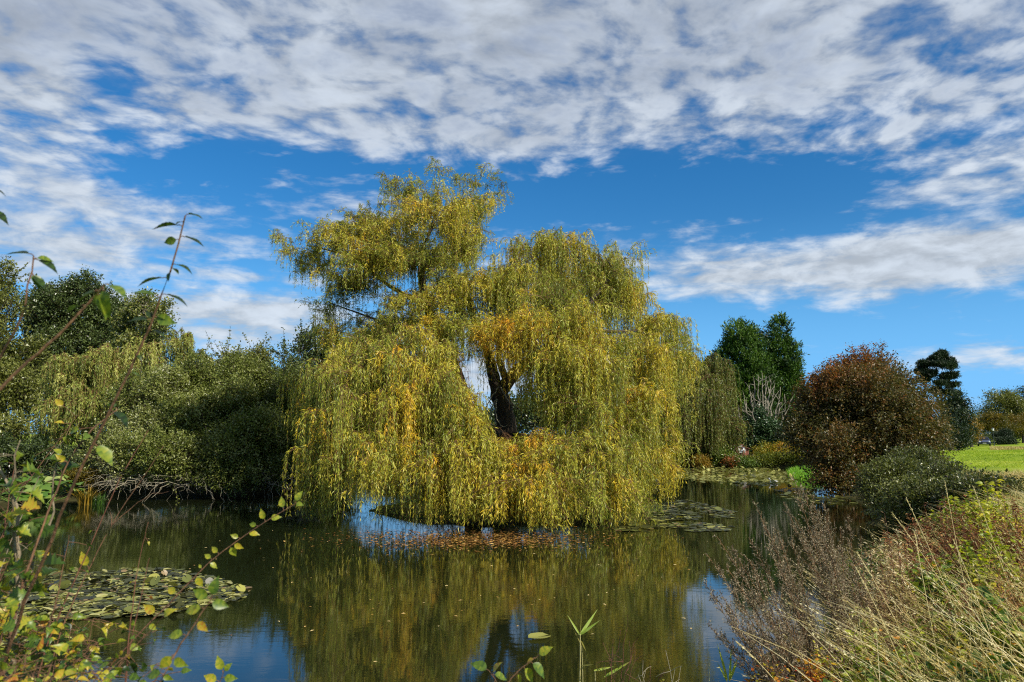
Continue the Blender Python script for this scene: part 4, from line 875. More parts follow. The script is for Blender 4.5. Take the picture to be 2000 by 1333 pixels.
def trellis():
    g = at_ground(1429, 57.2); c = pix(1429, 893, 57.2); r = empty('trellis_fence', (c[0], 57.2, g[2]), 'reddish diagonal lattice fence left of the white gabled garden house', 'fence')
    hh = c[2] + .45 - g[2]
    def lat(b):
        for s in (-1, 1):
            for i in range(-2, 6):
                a = np.array([-.65 + i * .26, .02 * s, .0 + hh * .25]); e = a + np.array([s * .55 if s > 0 else -.55, 0, .85]); 
                b.tubes(np.array([a, (a + e) / 2, e]), .018, 4)
    part('lattice', WOOD, r, lat)
    def frame(b): b.box((0, 0, hh * .25), (1.9, .05, .05)); b.box((0, 0, hh * .25 + .87), (1.9, .05, .05)); b.box((-.92, 0, hh * .4), (.07, .07, hh * 1.2)); b.box((.92, 0, hh * .4), (.07, .07, hh * 1.2))
    part('fence_frame', WOOD, r, frame)
trellis()
def posts():
    c = pix(1563, 868, 58); g = gz(c[0], 58); b = MB(); hh = c[2] - g
    b.tubes(np.array([[0, 0, -.1], [0, 0, hh * .5], [0.01, 0, hh * .93], [.01, 0, hh]]), np.array([.10, .10, .095, .03]), 10)
    o = b.build('white_post', WHITE, None, None); o.location = (c[0], 58, g); tag(o, 'white painted post standing at the edge of the reddish tree', 'post')
    for px, py, d, nm in ((1540, 918, 45, 'weathered stake standing in the pads left of the bright grass'), (1554, 922, 43.5, 'shorter leaning stake beside the bright grass patch')):
        c = pix(px, py, d); b = MB(); b.tubes(np.array([[0, 0, -.4 - c[2] * 0], [.02, 0, c[2] * .6], [.05, 0, c[2]]]), np.array([.06, .055, .04]), 7)
        o = b.build('wooden_stake', BARK_PALE, None); o.location = (c[0], d, 0); tag(o, nm, 'stake')
posts()
def duck():
    w = on_water(1510, 944); FE = plain_mat('white_feather', (.8, .8, .77), .7, 0, .06, 20)
    b = MB(); n = 13; s = np.linspace(0, 1, n)
    path_ = np.array([(-.30, 0, .13), (-.24, 0, .12), (-.12, 0, .09), (0, 0, .075), (.12, 0, .08), (.18, 0, .12), (.195, 0, .20), (.20, 0, .265), (.225, 0, .29), (.26, 0, .29), (.29, 0, .282), (.32, 0, .275), (.335, 0, .272)])
    R = np.array([.008, .035, .085, .105, .09, .05, .034, .034, .045, .038, .016, .014, .004]); b.tubes(path_, R, 12)
    o = b.build('duck', FE, None); o.location = (w[0], w[1], 0); o.rotation_euler = (0, 0, 2.6); o.scale = (.72, .72, .72); tag(o, 'white duck floating at the edge of the far lily pads', 'duck')
    BE = plain_mat('orange_bill', (.55, .24, .04), .4)
    p = MB(); p.tubes(np.array([(.29, 0, .281), (.32, 0, .275), (.345, 0, .271)]), np.array([.019, .018, .008]), 8); p.build('bill', BE, o)
    p = MB(); p.box((-.08, .09, .12), (.26, .03, .10)); p.box((-.08, -.09, .12), (.26, .03, .10)); ob = bevel(p.build('wings', FE, o), .014)
duck()
def car():
    c = pix(1922, 873, 122); g = gz(c[0], 122); r = empty('parked_car', (c[0], 122, g + .02), 'small dark blue car seen head on across the meadow', 'car'); r.rotation_euler = (0, 0, -.52)
    BL = plain_mat('dark_blue_paint', (.025, .035, .10), .3, .3, .05, 4, .6); TY = plain_mat('tyre_rubber', (.02, .02, .02), .8); RIM = plain_mat('alloy_rim', (.5, .5, .52), .3, .9); LI = plain_mat('headlight_lens', (.8, .82, .85), .1); PL = plain_mat('yellow_white_plate', (.75, .75, .6), .5); GR = plain_mat('black_grille', (.02, .02, .02), .5)
    def body(b):   # cross-sections along the car, front towards -y
        prof = [(-2.05, .82, .35, .58), (-2.0, .86, .28, .70), (-1.2, .88, .26, .90), (-1.0, .88, .26, .95), (.9, .88, .26, .98), (1.8, .86, .28, .95), (2.0, .80, .35, .80)]
        ring = []
        for y, w, z0, z1 in prof: ring.append([(-w, y, z0), (w, y, z0), (w, y, (z0 + z1) / 2), (w * .93, y, z1), (-w * .93, y, z1), (-w, y, (z0 + z1) / 2)])
        V = np.array(ring).reshape(-1, 3); Q = []
        for i in range(len(prof) - 1):
            for j in range(6): a, e = i * 6 + j, i * 6 + (j + 1) % 6; Q.append([a, e, e + 6, a + 6])
        Q += [[0, 5, 2, 1], [5, 4, 3, 2]]; k = (len(prof) - 1) * 6; Q += [[k, k + 1, k + 2, k + 5], [k + 5, k + 2, k + 3, k + 4]]; b.quads(V, Q)
    bevel(part('body', BL, r, body), .05)
    def cabin(b): 
        V = np.array([(-.80, -1.05, .90), (.80, -1.05, .90), (.80, 1.5, .92), (-.80, 1.5, .92), (-.60, -.35, 1.44), (.60, -.35, 1.44), (.60, 1.0, 1.46), (-.60, 1.0, 1.46)])
        b.quads(V, [[0, 3, 2, 1], [4, 5, 6, 7], [0, 1, 5, 4], [1, 2, 6, 5], [2, 3, 7, 6], [3, 0, 4, 7]])
    bevel(part('cabin', BL, r, cabin), .05)
    def ws(b): b.quads([(-.70, -1.015, .955), (.70, -1.015, .955), (.55, -.415, 1.40), (-.55, -.415, 1.40)], [[0, 1, 2, 3]])
    part('windscreen', DARKGLASS, r, ws)
    for s in (-1, 1):
        part('headlight', LI, r, lambda b: b.tubes(np.array([(s * .66, -1.96, .66), (s * .66, -2.03, .66), (s * .66, -2.06, .655)]), np.array([.15, .14, .02]), 12))
        part('mirror', BL, r, lambda b: b.box((s * .96, -.75, 1.0), (.18, .1, .13)))
        part('side_window', DARKGLASS, r, lambda b: b.quads([(s * .795, -.8, .97), (s * .795, 1.2, .97), (s * .655, .9, 1.40), (s * .655, -.3, 1.40)], [[0, 1, 2, 3]]))
        for y in (-1.25, 1.3):
            w = part('wheel', TY, r, lambda b: b.tubes(np.array([(s * .70, y, .31), (s * .72, y, .31), (s * .87, y, .31), (s * .89, y, .31)]), np.array([.02, .31, .31, .02]), 18))
            part('rim', RIM, w, lambda b: b.tubes(np.array([(s * .88, y, .31), (s * .895, y, .31), (s * .90, y, .31)]), np.array([.19, .19, .02]), 12))
    part('grille', GR, r, lambda b: b.box((0, -2.055, .56), (.85, .03, .14))); part('number_plate', PL, r, lambda b: b.box((0, -2.075, .44), (.5, .02, .11)))
car()
def lamp_post():
    c = pix(1939, 842, 121); g = gz(c[0], 121); r = empty('lamp_post', (c[0], 121, g), 'lamp post with a pale head behind the parked car', 'lamp post'); hh = c[2] - g
    part('pole', plain_mat('dark_green_metal', (.02, .03, .025), .5), r, lambda b: b.tubes(np.array([(0, 0, -.2), (0, 0, .8), (0, 0, .85), (0, 0, hh)]), np.array([.09, .08, .05, .04]), 10))
    part('lamp_head', plain_mat('opal_glass', (.75, .76, .78), .2), r, lambda b: b.tubes(np.array([(0, 0, hh), (0, 0, hh + .05), (0, 0, hh + .38), (0, 0, hh + .40)]), np.array([.07, .13, .20, .05]), 12))
    part('cap', plain_mat('black_metal', (.02, .02, .02), .5), r, lambda b: b.tubes(np.array([(0, 0, hh + .402), (0, 0, hh + .45), (0, 0, hh + .56)]), np.array([.22, .16, .02]), 12))
lamp_post()

# ------------------------------------------------------------------ grass
def blades(n, X, Y, h, w, rng, lean=(-.25, 0), curl=.3, k=5, zoff=0, seed=0):
    """bent blade ribbons rooted on the ground, returns quads"""
    Z = ground(X, Y) - .02 + zoff; hgt = h if np.ndim(h) else np.full(n, h)
    s = np.linspace(0, 1, k); a = rng.uniform(0, 6.28, n); dirs = np.stack([np.cos(a) * curl + lean[0] + (.30 if curl < .2 else .12) * rng.normal(size=n), np.sin(a) * curl + lean[1], 0 * a], 1)
    P = np.stack([X, Y, Z], 1)[:, None] + dirs[:, None] * (hgt[:, None] * s ** 1.7)[..., None] + np.array([0, 0, 1.]) * (hgt[:, None] * (s - .22 * np.linalg.norm(dirs, axis=1)[:, None] * s ** 2.2))[..., None]
    T = nrm(np.gradient(P, axis=1)); f = rng.normal(size=(n, 1, 3)) * [1, 1, .2]; Sd = nrm(np.cross(T, f)); wd = (w if np.ndim(w) else np.full(n, w))[:, None] * np.linspace(1, .12, k)[None]
    V = np.stack([P - Sd * wd[..., None] * .5, P + Sd * wd[..., None] * .5], 2).reshape(-1, 3)
    i = np.arange(n)[:, None] * 2 * k + np.arange(k - 1)[None] * 2; Q = np.stack([i, i + 1, i + 3, i + 2], -1).reshape(-1, 4)
    return V, Q, P
def region(rng, n, f):
    xs = []; ys = []
    while sum(map(len, xs)) < n:
        px, d = f(n); x = (px - 1000) / F * d; ok = sdist(x, d) > .05; xs.append(x[ok]); ys.append(d[ok])
    return np.concatenate(xs)[:n], np.concatenate(ys)[:n]
def grass():
    rng = np.random.default_rng(301)
    G1 = leaf_mat('green_grass', [lin(62, 84, 20), lin(92, 118, 30), lin(128, 148, 44), lin(170, 168, 76), lin(196, 180, 112)], .5, .35, .3)
    # lush short grass over the whole near bank
    b = MB(); n = 42000; X, Y = region(rng, n, lambda m: (rng.uniform(900, 2400, m), 2.6 + rng.random(m) ** 1.6 * 13)); V, Q, P = blades(n, X, Y, rng.uniform(.12, .42, n), .007, rng, (-.15, 0), .55)
    b.quads(V, Q, np.repeat(np.clip(.42 + .22 * sn(np.stack([X, Y, Y * 0], 1), .6, 3) + .2 * rng.normal(size=n), 0, 1), 4)); 
    tag(b.build('bank_grass', G1), 'mixed green grass covering the near bank', kind='stuff')
    # tall straw stalks with seed heads leaning left
    b = MB(); n = 2300
    X, Y = region(rng, n, lambda m: (1640 + 560 * rng.random(m) ** .8, 3.6 + rng.random(m) ** 1.2 * 7)); h = rng.uniform(.4, 1.0, n) * np.clip(2 - Y * np.interp(X / Y, [.45, .65], [.125, .06]) - ground(X, Y), .2, 1.05); V, Q, P = blades(n, X, Y, h, .0075, rng, (-.48, .0), .16, 7)
    tt = np.clip(.5 + .25 * rng.normal(size=n), 0, 1); b.quads(V, Q, np.repeat(tt, 6))
    hd = rng.random(n) < .5; E = P[hd]; m = len(E); kk = 14; u = rng.uniform(.84, 1.02, (m, kk)); base_ = E[:, -3][:, None] + (E[:, -1] - E[:, -3])[:, None] * ((u - .84) / .16)[..., None]
    D = nrm(nrm(E[:, -1] - E[:, -3])[:, None] + rng.normal(size=(m, kk, 3)) * .3); b.leaves(base_.reshape(-1, 3), D.reshape(-1, 3), rng.normal(size=(m * kk, 3)), .02, .005, np.repeat(np.clip(tt[hd] + .2, 0, 1), kk))
    tag(b.build('tall_dry_grass', LM['straw']), 'tall dry straw coloured grass leaning left on the right bank', kind='stuff')
    # low tangled straw
    b = MB(); n = 6500; X, Y = region(rng, n, lambda m: (rng.uniform(1560, 2400, m), 3.4 + rng.random(m) ** 1.4 * 8)); V, Q, P = blades(n, X, Y, rng.uniform(.25, .6, n), .008, rng, (-.35, 0), .9, 6)
    b.quads(V, Q, np.repeat(np.clip(.45 + .3 * rng.normal(size=n), 0, 1), 5)); tag(b.build('matted_dry_grass', LM['straw']), 'matted dead grass through the right bank', kind='stuff')
    # rough grass edge of the meadow
    b = MB(); n = 26000; X, Y = region(rng, n, lambda m: (rng.uniform(1780, 2300, m), rng.uniform(12, 20, m))); V, Q, P = blades(n, X, Y, rng.uniform(.12, .34, n), .014, rng, (-.2, 0), .5, 4)
    b.quads(V, Q, np.repeat(np.clip(.4 + .25 * rng.normal(size=n), 0, 1), 3)); tag(b.build('rough_grass', LM['straw']), 'rough pale grass along the edge of the meadow', kind='stuff')
    b = MB(); n = 16000; d = rng.uniform(84, 98, n); px = rng.uniform(1924, 2200, n); X = (px - 1000) / F * d; V, Q, P = blades(n, X, d, rng.uniform(.12, .34, n), .05, rng, (0, 0), .4, 3)
    b.quads(V, Q, np.repeat(np.clip(.35 + .25 * rng.normal(size=n), 0, 1), 2)); tag(b.build('meadow_strip', LM['straw']), 'strip of unmown dry grass in the middle of the meadow', kind='stuff')
    # meadow turf
    b = MB(); n = 90000; X, Y = region(rng, n, lambda m: (rng.uniform(1800, 2300, m), 30 + rng.random(m) * 75)); V, Q, P = blades(n, X, Y, rng.uniform(.05, .14, n), .03, rng, (0, 0), .8, 3)
    G2 = leaf_mat('meadow_grass', [lin(104, 134, 26), lin(138, 164, 34), lin(168, 182, 56), lin(186, 186, 90)], .55, .35, .2)
    b.quads(V, Q, np.repeat(np.clip(.45 + .3 * sn(np.stack([X, Y, Y * 0], 1), .12, 7) + .2 * rng.normal(size=n), 0, 1), 2)); tag(b.build('meadow_grass', G2), 'short bright grass of the meadow', kind='stuff')
    # bright spit on the far right shore
    b = MB(); n = 16000; px = rng.uniform(1530, 1640, n); d = rng.uniform(36, 49, n); X = (px - 1000) / F * d; q = ((px - 1582) / 46) ** 2 + ((d - 43) / 6.2) ** 2 < 1 + .2 * rng.normal(size=n); X, d = X[q], d[q]; n = len(X)
    V, Q, P = blades(n, X, d, rng.uniform(.15, .45, n), .03, rng, (0, 0), .5, 4); off = np.maximum(0, .05 - ground(X, d)); V[:, 2] += np.repeat(off, 8); b.quads(V, Q, np.repeat(np.clip(.45 + .25 * rng.normal(size=n), 0, 1), 3))
    tag(b.build('bright_grass', LM['bright']), 'tuft of vivid green grass on the far right water edge', kind='stuff')
    # islet: brown leafless fringe below the willow
    b = MB(); n = 3500; a = rng.uniform(0, 6.28, n); r = rng.uniform(.5, 1.02, n); X = ISLE[0] + 4.1 * r * np.cos(a); Y = ISLE[1] + 3.3 * r * np.sin(a); V, Q, P = blades(n, X, Y, rng.uniform(.1, .4, n), .01, rng, (0, 0), .8, 4)
    b.quads(V, Q, np.repeat(np.clip(.3 + .3 * rng.normal(size=n), 0, 1), 3)); tag(b.build('islet_grass', G1), 'thin grass on the islet under the big willow', kind='stuff')
def bottom_blades():
    rng = np.random.default_rng(333); n = 150; px = np.concatenate([rng.uniform(1060, 1460, 110), rng.uniform(820, 1060, 40)]); d = rng.uniform(4.2, 4.7, n); X = (px - 1000) / F * d
    V, Q, P = blades(n, X, d, rng.uniform(.15, .5, n) * np.interp(px, [820, 1100, 1460], [.6, 1, 1.1]), .009, rng, (-.05, 0), .5, 6); b = MB(); b.quads(V, Q, np.repeat(np.clip(.5 + .3 * rng.normal(size=n), 0, 1), 5))
    tag(b.build('waterside_grass', LM['straw']), 'loose pale grass blades along the near water edge', kind='stuff')
bottom_blades()
grass()

# ------------------------------------------------------------------ plants on the near bank
def near_leaves(b, P, D, N, L, W, prof, tint, curl=.25, fold=.25, mat=0):
    """shaped leaves: prof is the half width at evenly spaced stations"""
    prof = np.asarray(prof, float); k = len(prof); D = nrm(D); Sd = nrm(np.cross(D, N)); U = np.cross(Sd, D); n = len(P); t_ = np.linspace(0, 1, k)
    L = np.broadcast_to(L, (n,)); W = np.broadcast_to(W, (n,)); cu = np.broadcast_to(curl, (n,))
    c = P[:, None] + D[:, None] * (L[:, None] * (t_ - .15 * np.abs(cu)[:, None] * t_ ** 2))[..., None] - U[:, None] * (L[:, None] * cu[:, None] * t_ ** 2)[..., None]
    w = W[:, None] * prof * .5; l = c + Sd[:, None] * w[..., None] + U[:, None] * (w * fold)[..., None]; r = c - Sd[:, None] * w[..., None] + U[:, None] * (w * fold)[..., None]
    V = np.stack([l, c, r], 2).reshape(-1, 3); i = np.arange(n)[:, None, None] * 3 * k + np.arange(k - 1)[None, :, None] * 3 + np.arange(2)[None, None]
    Q = np.stack([i, i + 1, i + 4, i + 3], -1).reshape(-1, 4); b.quads(V, Q, np.clip(np.repeat(np.clip(tint, 0, 1), (k - 1) * 2) + .07 * np.random.default_rng(n + k).normal(size=n * (k - 1) * 2), 0, 1), mat, True)
OVATE = [.04, .46, .72, .92, .9, 1.0, .88, .88, .68, .62, .38, .28, .1, .02]
LOBED = [.08, .45, .35, 1.1, .62, 1.0, .45, .62, .2, .24, .02]
MUG = leaf_mat('mugwort_seed', [lin(76, 68, 54), lin(108, 98, 78), lin(140, 128, 104), lin(172, 158, 132), lin(116, 116, 76)], .7, .2, .15)
def mugwort(label, base, tips, seed, group='feathery brown mugwort plants on the right bank'):
    """base and tips: (px, py, d)"""
    rng = np.random.default_rng(seed); B = pix(*base); B[2] = gz(B[0], B[1]) - .02; root = empty('mugwort_plant', B, label, 'plant', group)
    st = MB(); sd = MB()
    for (px, py, d) in tips:
        E = pix(px, py, d); A = B + rng.normal(size=3) * [.05, .05, 0]; n = 26; t_ = np.linspace(0, 1, n)[:, None]
        Mi = A * .5 + E * .5 + np.array([(B[0] - E[0]) * .10, 0, .06]) ; P = A * (1 - t_) ** 2 + 2 * Mi * t_ * (1 - t_) + E * t_ ** 2
        Lt = np.linalg.norm(E - A); st.tubes(P, np.linspace(.0042, .0011, n), 5)
        T = nrm(np.gradient(P, axis=0)); m = int(60 * Lt / .9); f = rng.uniform(.22, 1, m); j = np.clip((f * (n - 1)).astype(int), 0, n - 2); P0 = P[j] + (P[j + 1] - P[j]) * rng.random((m, 1)); Tj = T[j]
        lat = nrm(np.cross(Tj, rng.normal(size=(m, 3)))); ln = (.02 + .17 * (1 - f) ** .8) * rng.uniform(.6, 1.15, m) * min(1, Lt / .8); s = np.linspace(0, 1, 5)
        dirb = nrm(Tj * .85 + lat * .62); Pb = P0[:, None] + dirb[:, None] * (ln[:, None] * s)[..., None] + np.array([0, 0, 1.]) * (ln[:, None] * .18 * s ** 2)[..., None]
        st.tubes(Pb, np.linspace(.0012, .0006, 5), 3)
        kk = 30; u = rng.uniform(.05, 1.05, (m, kk)); q = P0[:, None] + dirb[:, None] * (ln[:, None] * u)[..., None] + np.array([0, 0, 1.]) * (ln[:, None] * .18 * u ** 2)[..., None] + rng.normal(size=(m, kk, 3)) * .0035
        keep = np.repeat(ln > 0.0, kk) & (rng.random(m * kk) < np.clip(np.repeat(ln, kk) / .12, .25, 1))
        q = q.reshape(-1, 3)[keep]; D = nrm(np.repeat(dirb, kk, 0)[keep] * .7 + rng.normal(size=(len(q), 3)) * .7); tn = .42 + .2 * rng.normal() * .5 + .22 * rng.normal(size=len(q))
        sd.leaves(q, D, rng.normal(size=(len(q), 3)), rng.uniform(.008, .015, len(q)), .0062, tn)
        # withered hanging leaves low on the stem
        m2 = 26; f = rng.uniform(.1, .6, m2); j = (f * (n - 1)).astype(int); D = nrm(rng.normal(size=(m2, 3)) + [0, 0, -.3]); sd.leaves(P[j], D, rng.normal(size=(m2, 3)), rng.uniform(.03, .06, m2), .010, rng.uniform(.5, 1, m2))
    st.build('stems', TWIG, root, B); sd.build('seed_heads', MUG, root, B)
mugwort('tallest feathery mugwort, its tip rising highest against the water', (1690, 1290, 5.0), [(1548, 932, 5.0), (1566, 950, 5.1), (1530, 985, 4.9), (1585, 968, 5.0), (1610, 985, 5.2), (1552, 1010, 4.8), (1596, 1010, 4.9), (1640, 1030, 5.1), (1620, 1050, 4.9)], 401)
mugwort('feathery mugwort with a narrow tip left of the tallest one', (1640, 1300, 4.8), [(1474, 984, 4.8), (1490, 1020, 4.8), (1516, 1035, 4.7), (1462, 1050, 4.9), (1500, 1070, 4.7), (1545, 1050, 4.8), (1520, 1100, 4.6)], 402)
mugwort('mugwort leaning far left over the water, brown and open', (1620, 1310, 4.6), [(1400, 1048, 4.8), (1382, 1085, 4.8), (1430, 1072, 4.6), (1455, 1085, 4.6), (1420, 1110, 4.5), (1470, 1115, 4.5), (1500, 1130, 4.5)], 403)
mugwort('lowest mugwort with dark sprays reaching down to the left', (1600, 1325, 4.4), [(1378, 1142, 4.6), (1388, 1165, 4.5), (1384, 1222, 4.5), (1410, 1240, 4.4), (1408, 1160, 4.4), (1440, 1180, 4.3), (1430, 1215, 4.3), (1470, 1200, 4.3), (1480, 1160, 4.4)], 404)
mugwort('small sparse mugwort sprays beside the pale seeding clump', (1700, 1260, 5.3), [(1656, 1008, 5.3), (1640, 1070, 5.2), (1628, 1080, 5.2), (1668, 1090, 5.3), (1680, 1050, 5.4)], 405)

def weeds(name, label, px, py, d, w, h, n, per, L, W, mat, seed, tint=.5, tv=.2, cat='plant', group=None, stem=TWIG_RED, prof=OVATE, mound=True, leanx=-.12, nst=None):
    """a leafy bush of upright shoots; w, h in metres; (px,py,d) is its top centre"""
    n = int(n * 1.5); rng = np.random.default_rng(seed); top = pix(px, py, d); g = gz(top[0], top[1]); base = np.array([top[0] + .1, top[1], g]); h = max(.15, top[2] - g) if h is None else h
    root = empty(name, base, label, cat, group); st = MB(); lf = MB()
    a = rng.uniform(0, 6.28, n); r = np.sqrt(rng.random(n)); A = base + np.stack([np.cos(a) * r * w * .35, np.sin(a) * r * w * .35, 0 * a - .02], 1)
    hh = h * (1 - .45 * r ** 2) * rng.uniform(.7, 1.05, n); E = np.array([top[0], top[1], g]) + np.stack([np.cos(a) * r * w * .5, np.sin(a) * r * w * .5, hh], 1) + np.array([leanx * h, 0, 0]) * 0
    k = 8; t_ = np.linspace(0, 1, k)[None, :, None]; Mi = (A + E) / 2 + np.array([.0, 0, .12 * h]) + rng.normal(size=(n, 3)) * .03
    P = A[:, None] * (1 - t_) ** 2 + 2 * Mi[:, None] * t_ * (1 - t_) + E[:, None] * t_ ** 2; st.tubes(P, np.linspace(.0035, .001, k), 4)
    u = rng.uniform(.18, 1, (n, per)) ** .8; j = np.clip((u * (k - 1)).astype(int), 0, k - 2); fr = (u * (k - 1) - j)[..., None]
    I = np.arange(n)[:, None]; q = P[I, j] * (1 - fr) + P[I, j + 1] * fr; az = rng.uniform(0, 6.28, (n, per)); D = np.stack([np.cos(az), np.sin(az), rng.normal(size=az.shape) * .4 + .25], -1)
    q = q.reshape(-1, 3) + nrm(D.reshape(-1, 3)) * L * .35; D = D.reshape(-1, 3); m = len(q)
    tt = np.repeat(tint + tv * .6 * rng.normal(size=n), per) + tv * .7 * rng.normal(size=m); sz = rng.uniform(.55, 1.2, m)
    near_leaves(lf, q, D, np.array([0, 0, 1.]) + rng.normal(size=(m, 3)) * .45, L * sz, W * sz, prof, tt, rng.uniform(-.1, .5, m), .3)
    st.build('stems', stem, root, base); lf.build('leaves', mat, root, base); return root
LM['bramble'] = leaf_mat('bramble_leaf', [lin(44, 68, 24), lin(76, 104, 34), lin(116, 136, 46), lin(158, 160, 52), lin(196, 120, 36)], .4, .35, .4)
LM['autumn'] = leaf_mat('autumn_leaf', [lin(120, 124, 30), lin(178, 164, 40), lin(206, 154, 40), lin(186, 92, 34), lin(146, 54, 30)], .45, .4, .35)
LM['lime'] = leaf_mat('lime_leaf', [lin(92, 112, 24), lin(138, 152, 34), lin(178, 178, 48), lin(208, 192, 70)], .45, .42, .35)
LM['rust'] = leaf_mat('rust_seed', [lin(78, 44, 30), lin(112, 66, 42), lin(150, 98, 58), lin(168, 128, 80)], .7, .2, .15)
LM['fluff'] = leaf_mat('pale_seed', [lin(128, 104, 72), lin(172, 146, 104), lin(204, 184, 140), lin(226, 212, 176)], .7, .35, .15)
THIN = [.1, .8, 1, .8, .05]
def near_bank():
    W = weeds
    W('seeding_clump', 'pale fluffy seeding clump above the dark water on the right', 1728, 1006, 5.6, .42, None, 46, 60, .035, .007, LM['fluff'], 501, .55, .3, prof=THIN)
    W('yellow_shrub', 'yellow green leaved shrub catching the sun at the meadow edge', 1930, 925, 7.2, .62, None, 40, 44, .06, .028, LM['lime'], 502, .6, .25, 'shrub')
    W('rust_dock', 'rusty brown dock stand behind the grasses at the right edge', 1895, 985, 7.0, .8, None, 90, 60, .022, .012, LM['rust'], 503, .4, .3, prof=THIN)
    W('rust_dock', 'second rusty dock stand cut by the right frame edge', 1985, 960, 6.4, .8, None, 80, 60, .022, .012, LM['rust'], 504, .5, .3, prof=THIN)
    W('rust_dock', 'thin dark red dock spikes above the waterside bush', 1852, 940, 8.2, .35, None, 14, 60, .022, .012, LM['rust'], 505, .15, .2, prof=THIN)
    W('bramble_bush', 'green bramble right of the pale seeding clump', 1800, 1080, 5.6, .6, None, 40, 34, .055, .038, LM['bramble'], 506, .45, .25, 'bush')
    W('bramble_bush', 'yellowing bramble under the yellow green shrub', 1930, 1030, 5.8, .9, None, 60, 40, .045, .028, LM['lime'], 507, .4, .3, 'bush')
    W('bramble_bush', 'small green leafed bramble between the mugwort and the straw', 1650, 1140, 5.2, .42, None, 30, 30, .035, .02, LM['bramble'], 508, .5, .25, 'bush')
    W('bramble_bush', 'broad leafed bramble patch low at the right among the straw', 1940, 1150, 4.5, .55, None, 22, 22, .075, .055, LM['bramble'], 509, .3, .2, 'bush')
    W('ground_elder', 'lime green leafy patch in the middle of the straw', 1845, 1180, 4.6, .6, None, 46, 34, .04, .022, LM['lime'], 510, .35, .3)
    W('ground_elder', 'yellow green low leaves at the foot of the mugwort', 1640, 1230, 4.5, .6, None, 50, 34, .032, .018, LM['lime'], 511, .5, .3)
    W('bramble_bush', 'dark green bramble on the bank near the lower right corner', 1800, 1270, 4.2, .7, None, 40, 30, .05, .035, LM['bramble'], 512, .3, .25, 'bush')
    W('autumn_shoots', 'red and gold leaved shoots at the water edge below the mugwort', 1510, 1290, 4.3, .55, None, 46, 34, .03, .018, LM['autumn'], 513, .45, .35, leanx=0)
    W('autumn_shoots', 'orange red leaved shoots beneath the left mugworts', 1590, 1270, 4.4, .5, None, 40, 34, .03, .016, LM['autumn'], 514, .7, .3)
    W('autumn_shoots', 'small straw yellow shoots right of the red twigs at the bottom', 1300, 1318, 4.5, .4, None, 26, 26, .028, .014, LM['autumn'], 515, .25, .3)
    W('dry_weed', 'brown dry weed mass behind the straw on the right', 1790, 1060, 6.2, .9, None, 80, 60, .024, .010, LM['rust'], 516, .55, .35, prof=THIN)
    W('dry_weed', 'straw brown weed mass right of the mugworts', 1740, 1120, 5.3, .8, None, 70, 60, .026, .008, LM['fluff'], 517, .15, .3, prof=THIN)
    W('dry_weed', 'pinkish brown dry weeds at the right edge above the corner', 1985, 1080, 5.0, .7, None, 60, 60, .026, .009, LM['rust'], 518, .8, .3, prof=THIN)
    W('dry_weed', 'grey brown weed tangle at the mugwort roots', 1600, 1190, 4.9, .7, None, 60, 50, .03, .007, MUG, 519, .6, .3, prof=THIN)
    W('golden_weed', 'yellow brown weeds low at the right edge beside the straw', 1960, 1240, 4.2, .8, None, 60, 40, .04, .016, LM['autumn'], 520, .2, .3, prof=THIN)
    W('bramble_bush', 'bramble with dark green three part leaves at the bottom right corner', 1950, 1290, 3.8, .6, None, 34, 26, .06, .042, LM['bramble'], 521, .25, .25, 'bush')
    W('dry_weed', 'dark brown seed heads standing among the straw behind the corner', 1870, 1120, 5.0, .6, None, 36, 60, .02, .010, LM['rust'], 522, .2, .2, prof=THIN)
    W('ground_elder', 'bright green leafy weeds under the bent pale stalks', 1740, 1230, 4.3, .6, None, 50, 34, .04, .02, LM['bramble'], 523, .65, .25)
    W('nettle_patch', 'mid green nettles between the straw and the bottom edge', 1700, 1300, 4.0, .7, None, 50, 36, .05, .024, LM['bramble'], 524, .5, .2)
    W('dry_weed', 'brown weeds fringing the bank beyond the pale seeding clump', 1775, 1012, 8.0, 1.2, None, 60, 60, .034, .014, LM['rust'], 525, .45, .35, prof=THIN)
    W('dry_weed', 'tall dark weeds on the skyline of the bank before the waterside bush', 1850, 968, 8.6, 1.3, None, 70, 60, .036, .014, LM['rust'], 526, .25, .3, prof=THIN)
    W('bramble_bush', 'dark bramble hanging over the hollow at the bank edge', 1715, 1062, 7.2, 1.0, None, 60, 40, .05, .03, LM['bramble'], 527, .2, .2, 'bush')
    W('bramble_bush', 'green and gold bramble on the skyline near the right edge', 1905, 945, 8.8, 1.2, None, 60, 44, .055, .03, LM['lime'], 528, .3, .35, 'bush')
    # single conspicuous stalks
    ST = [((1770, 974), (1900, 1240), 5.0), ((1742, 1002), (1960, 1330), 4.9), ((1845, 940), (1880, 1120), 5.6), ((1900, 950), (1985, 1100), 5.4), ((1674, 1080), (1830, 1333), 4.4), ((1672, 1110), (1800, 1330), 4.2), ((1862, 1055), (1960, 1300), 4.3), ((1786, 1040), (1820, 1250), 4.4), ((1440, 1255), (1640, 1333), 3.9)]
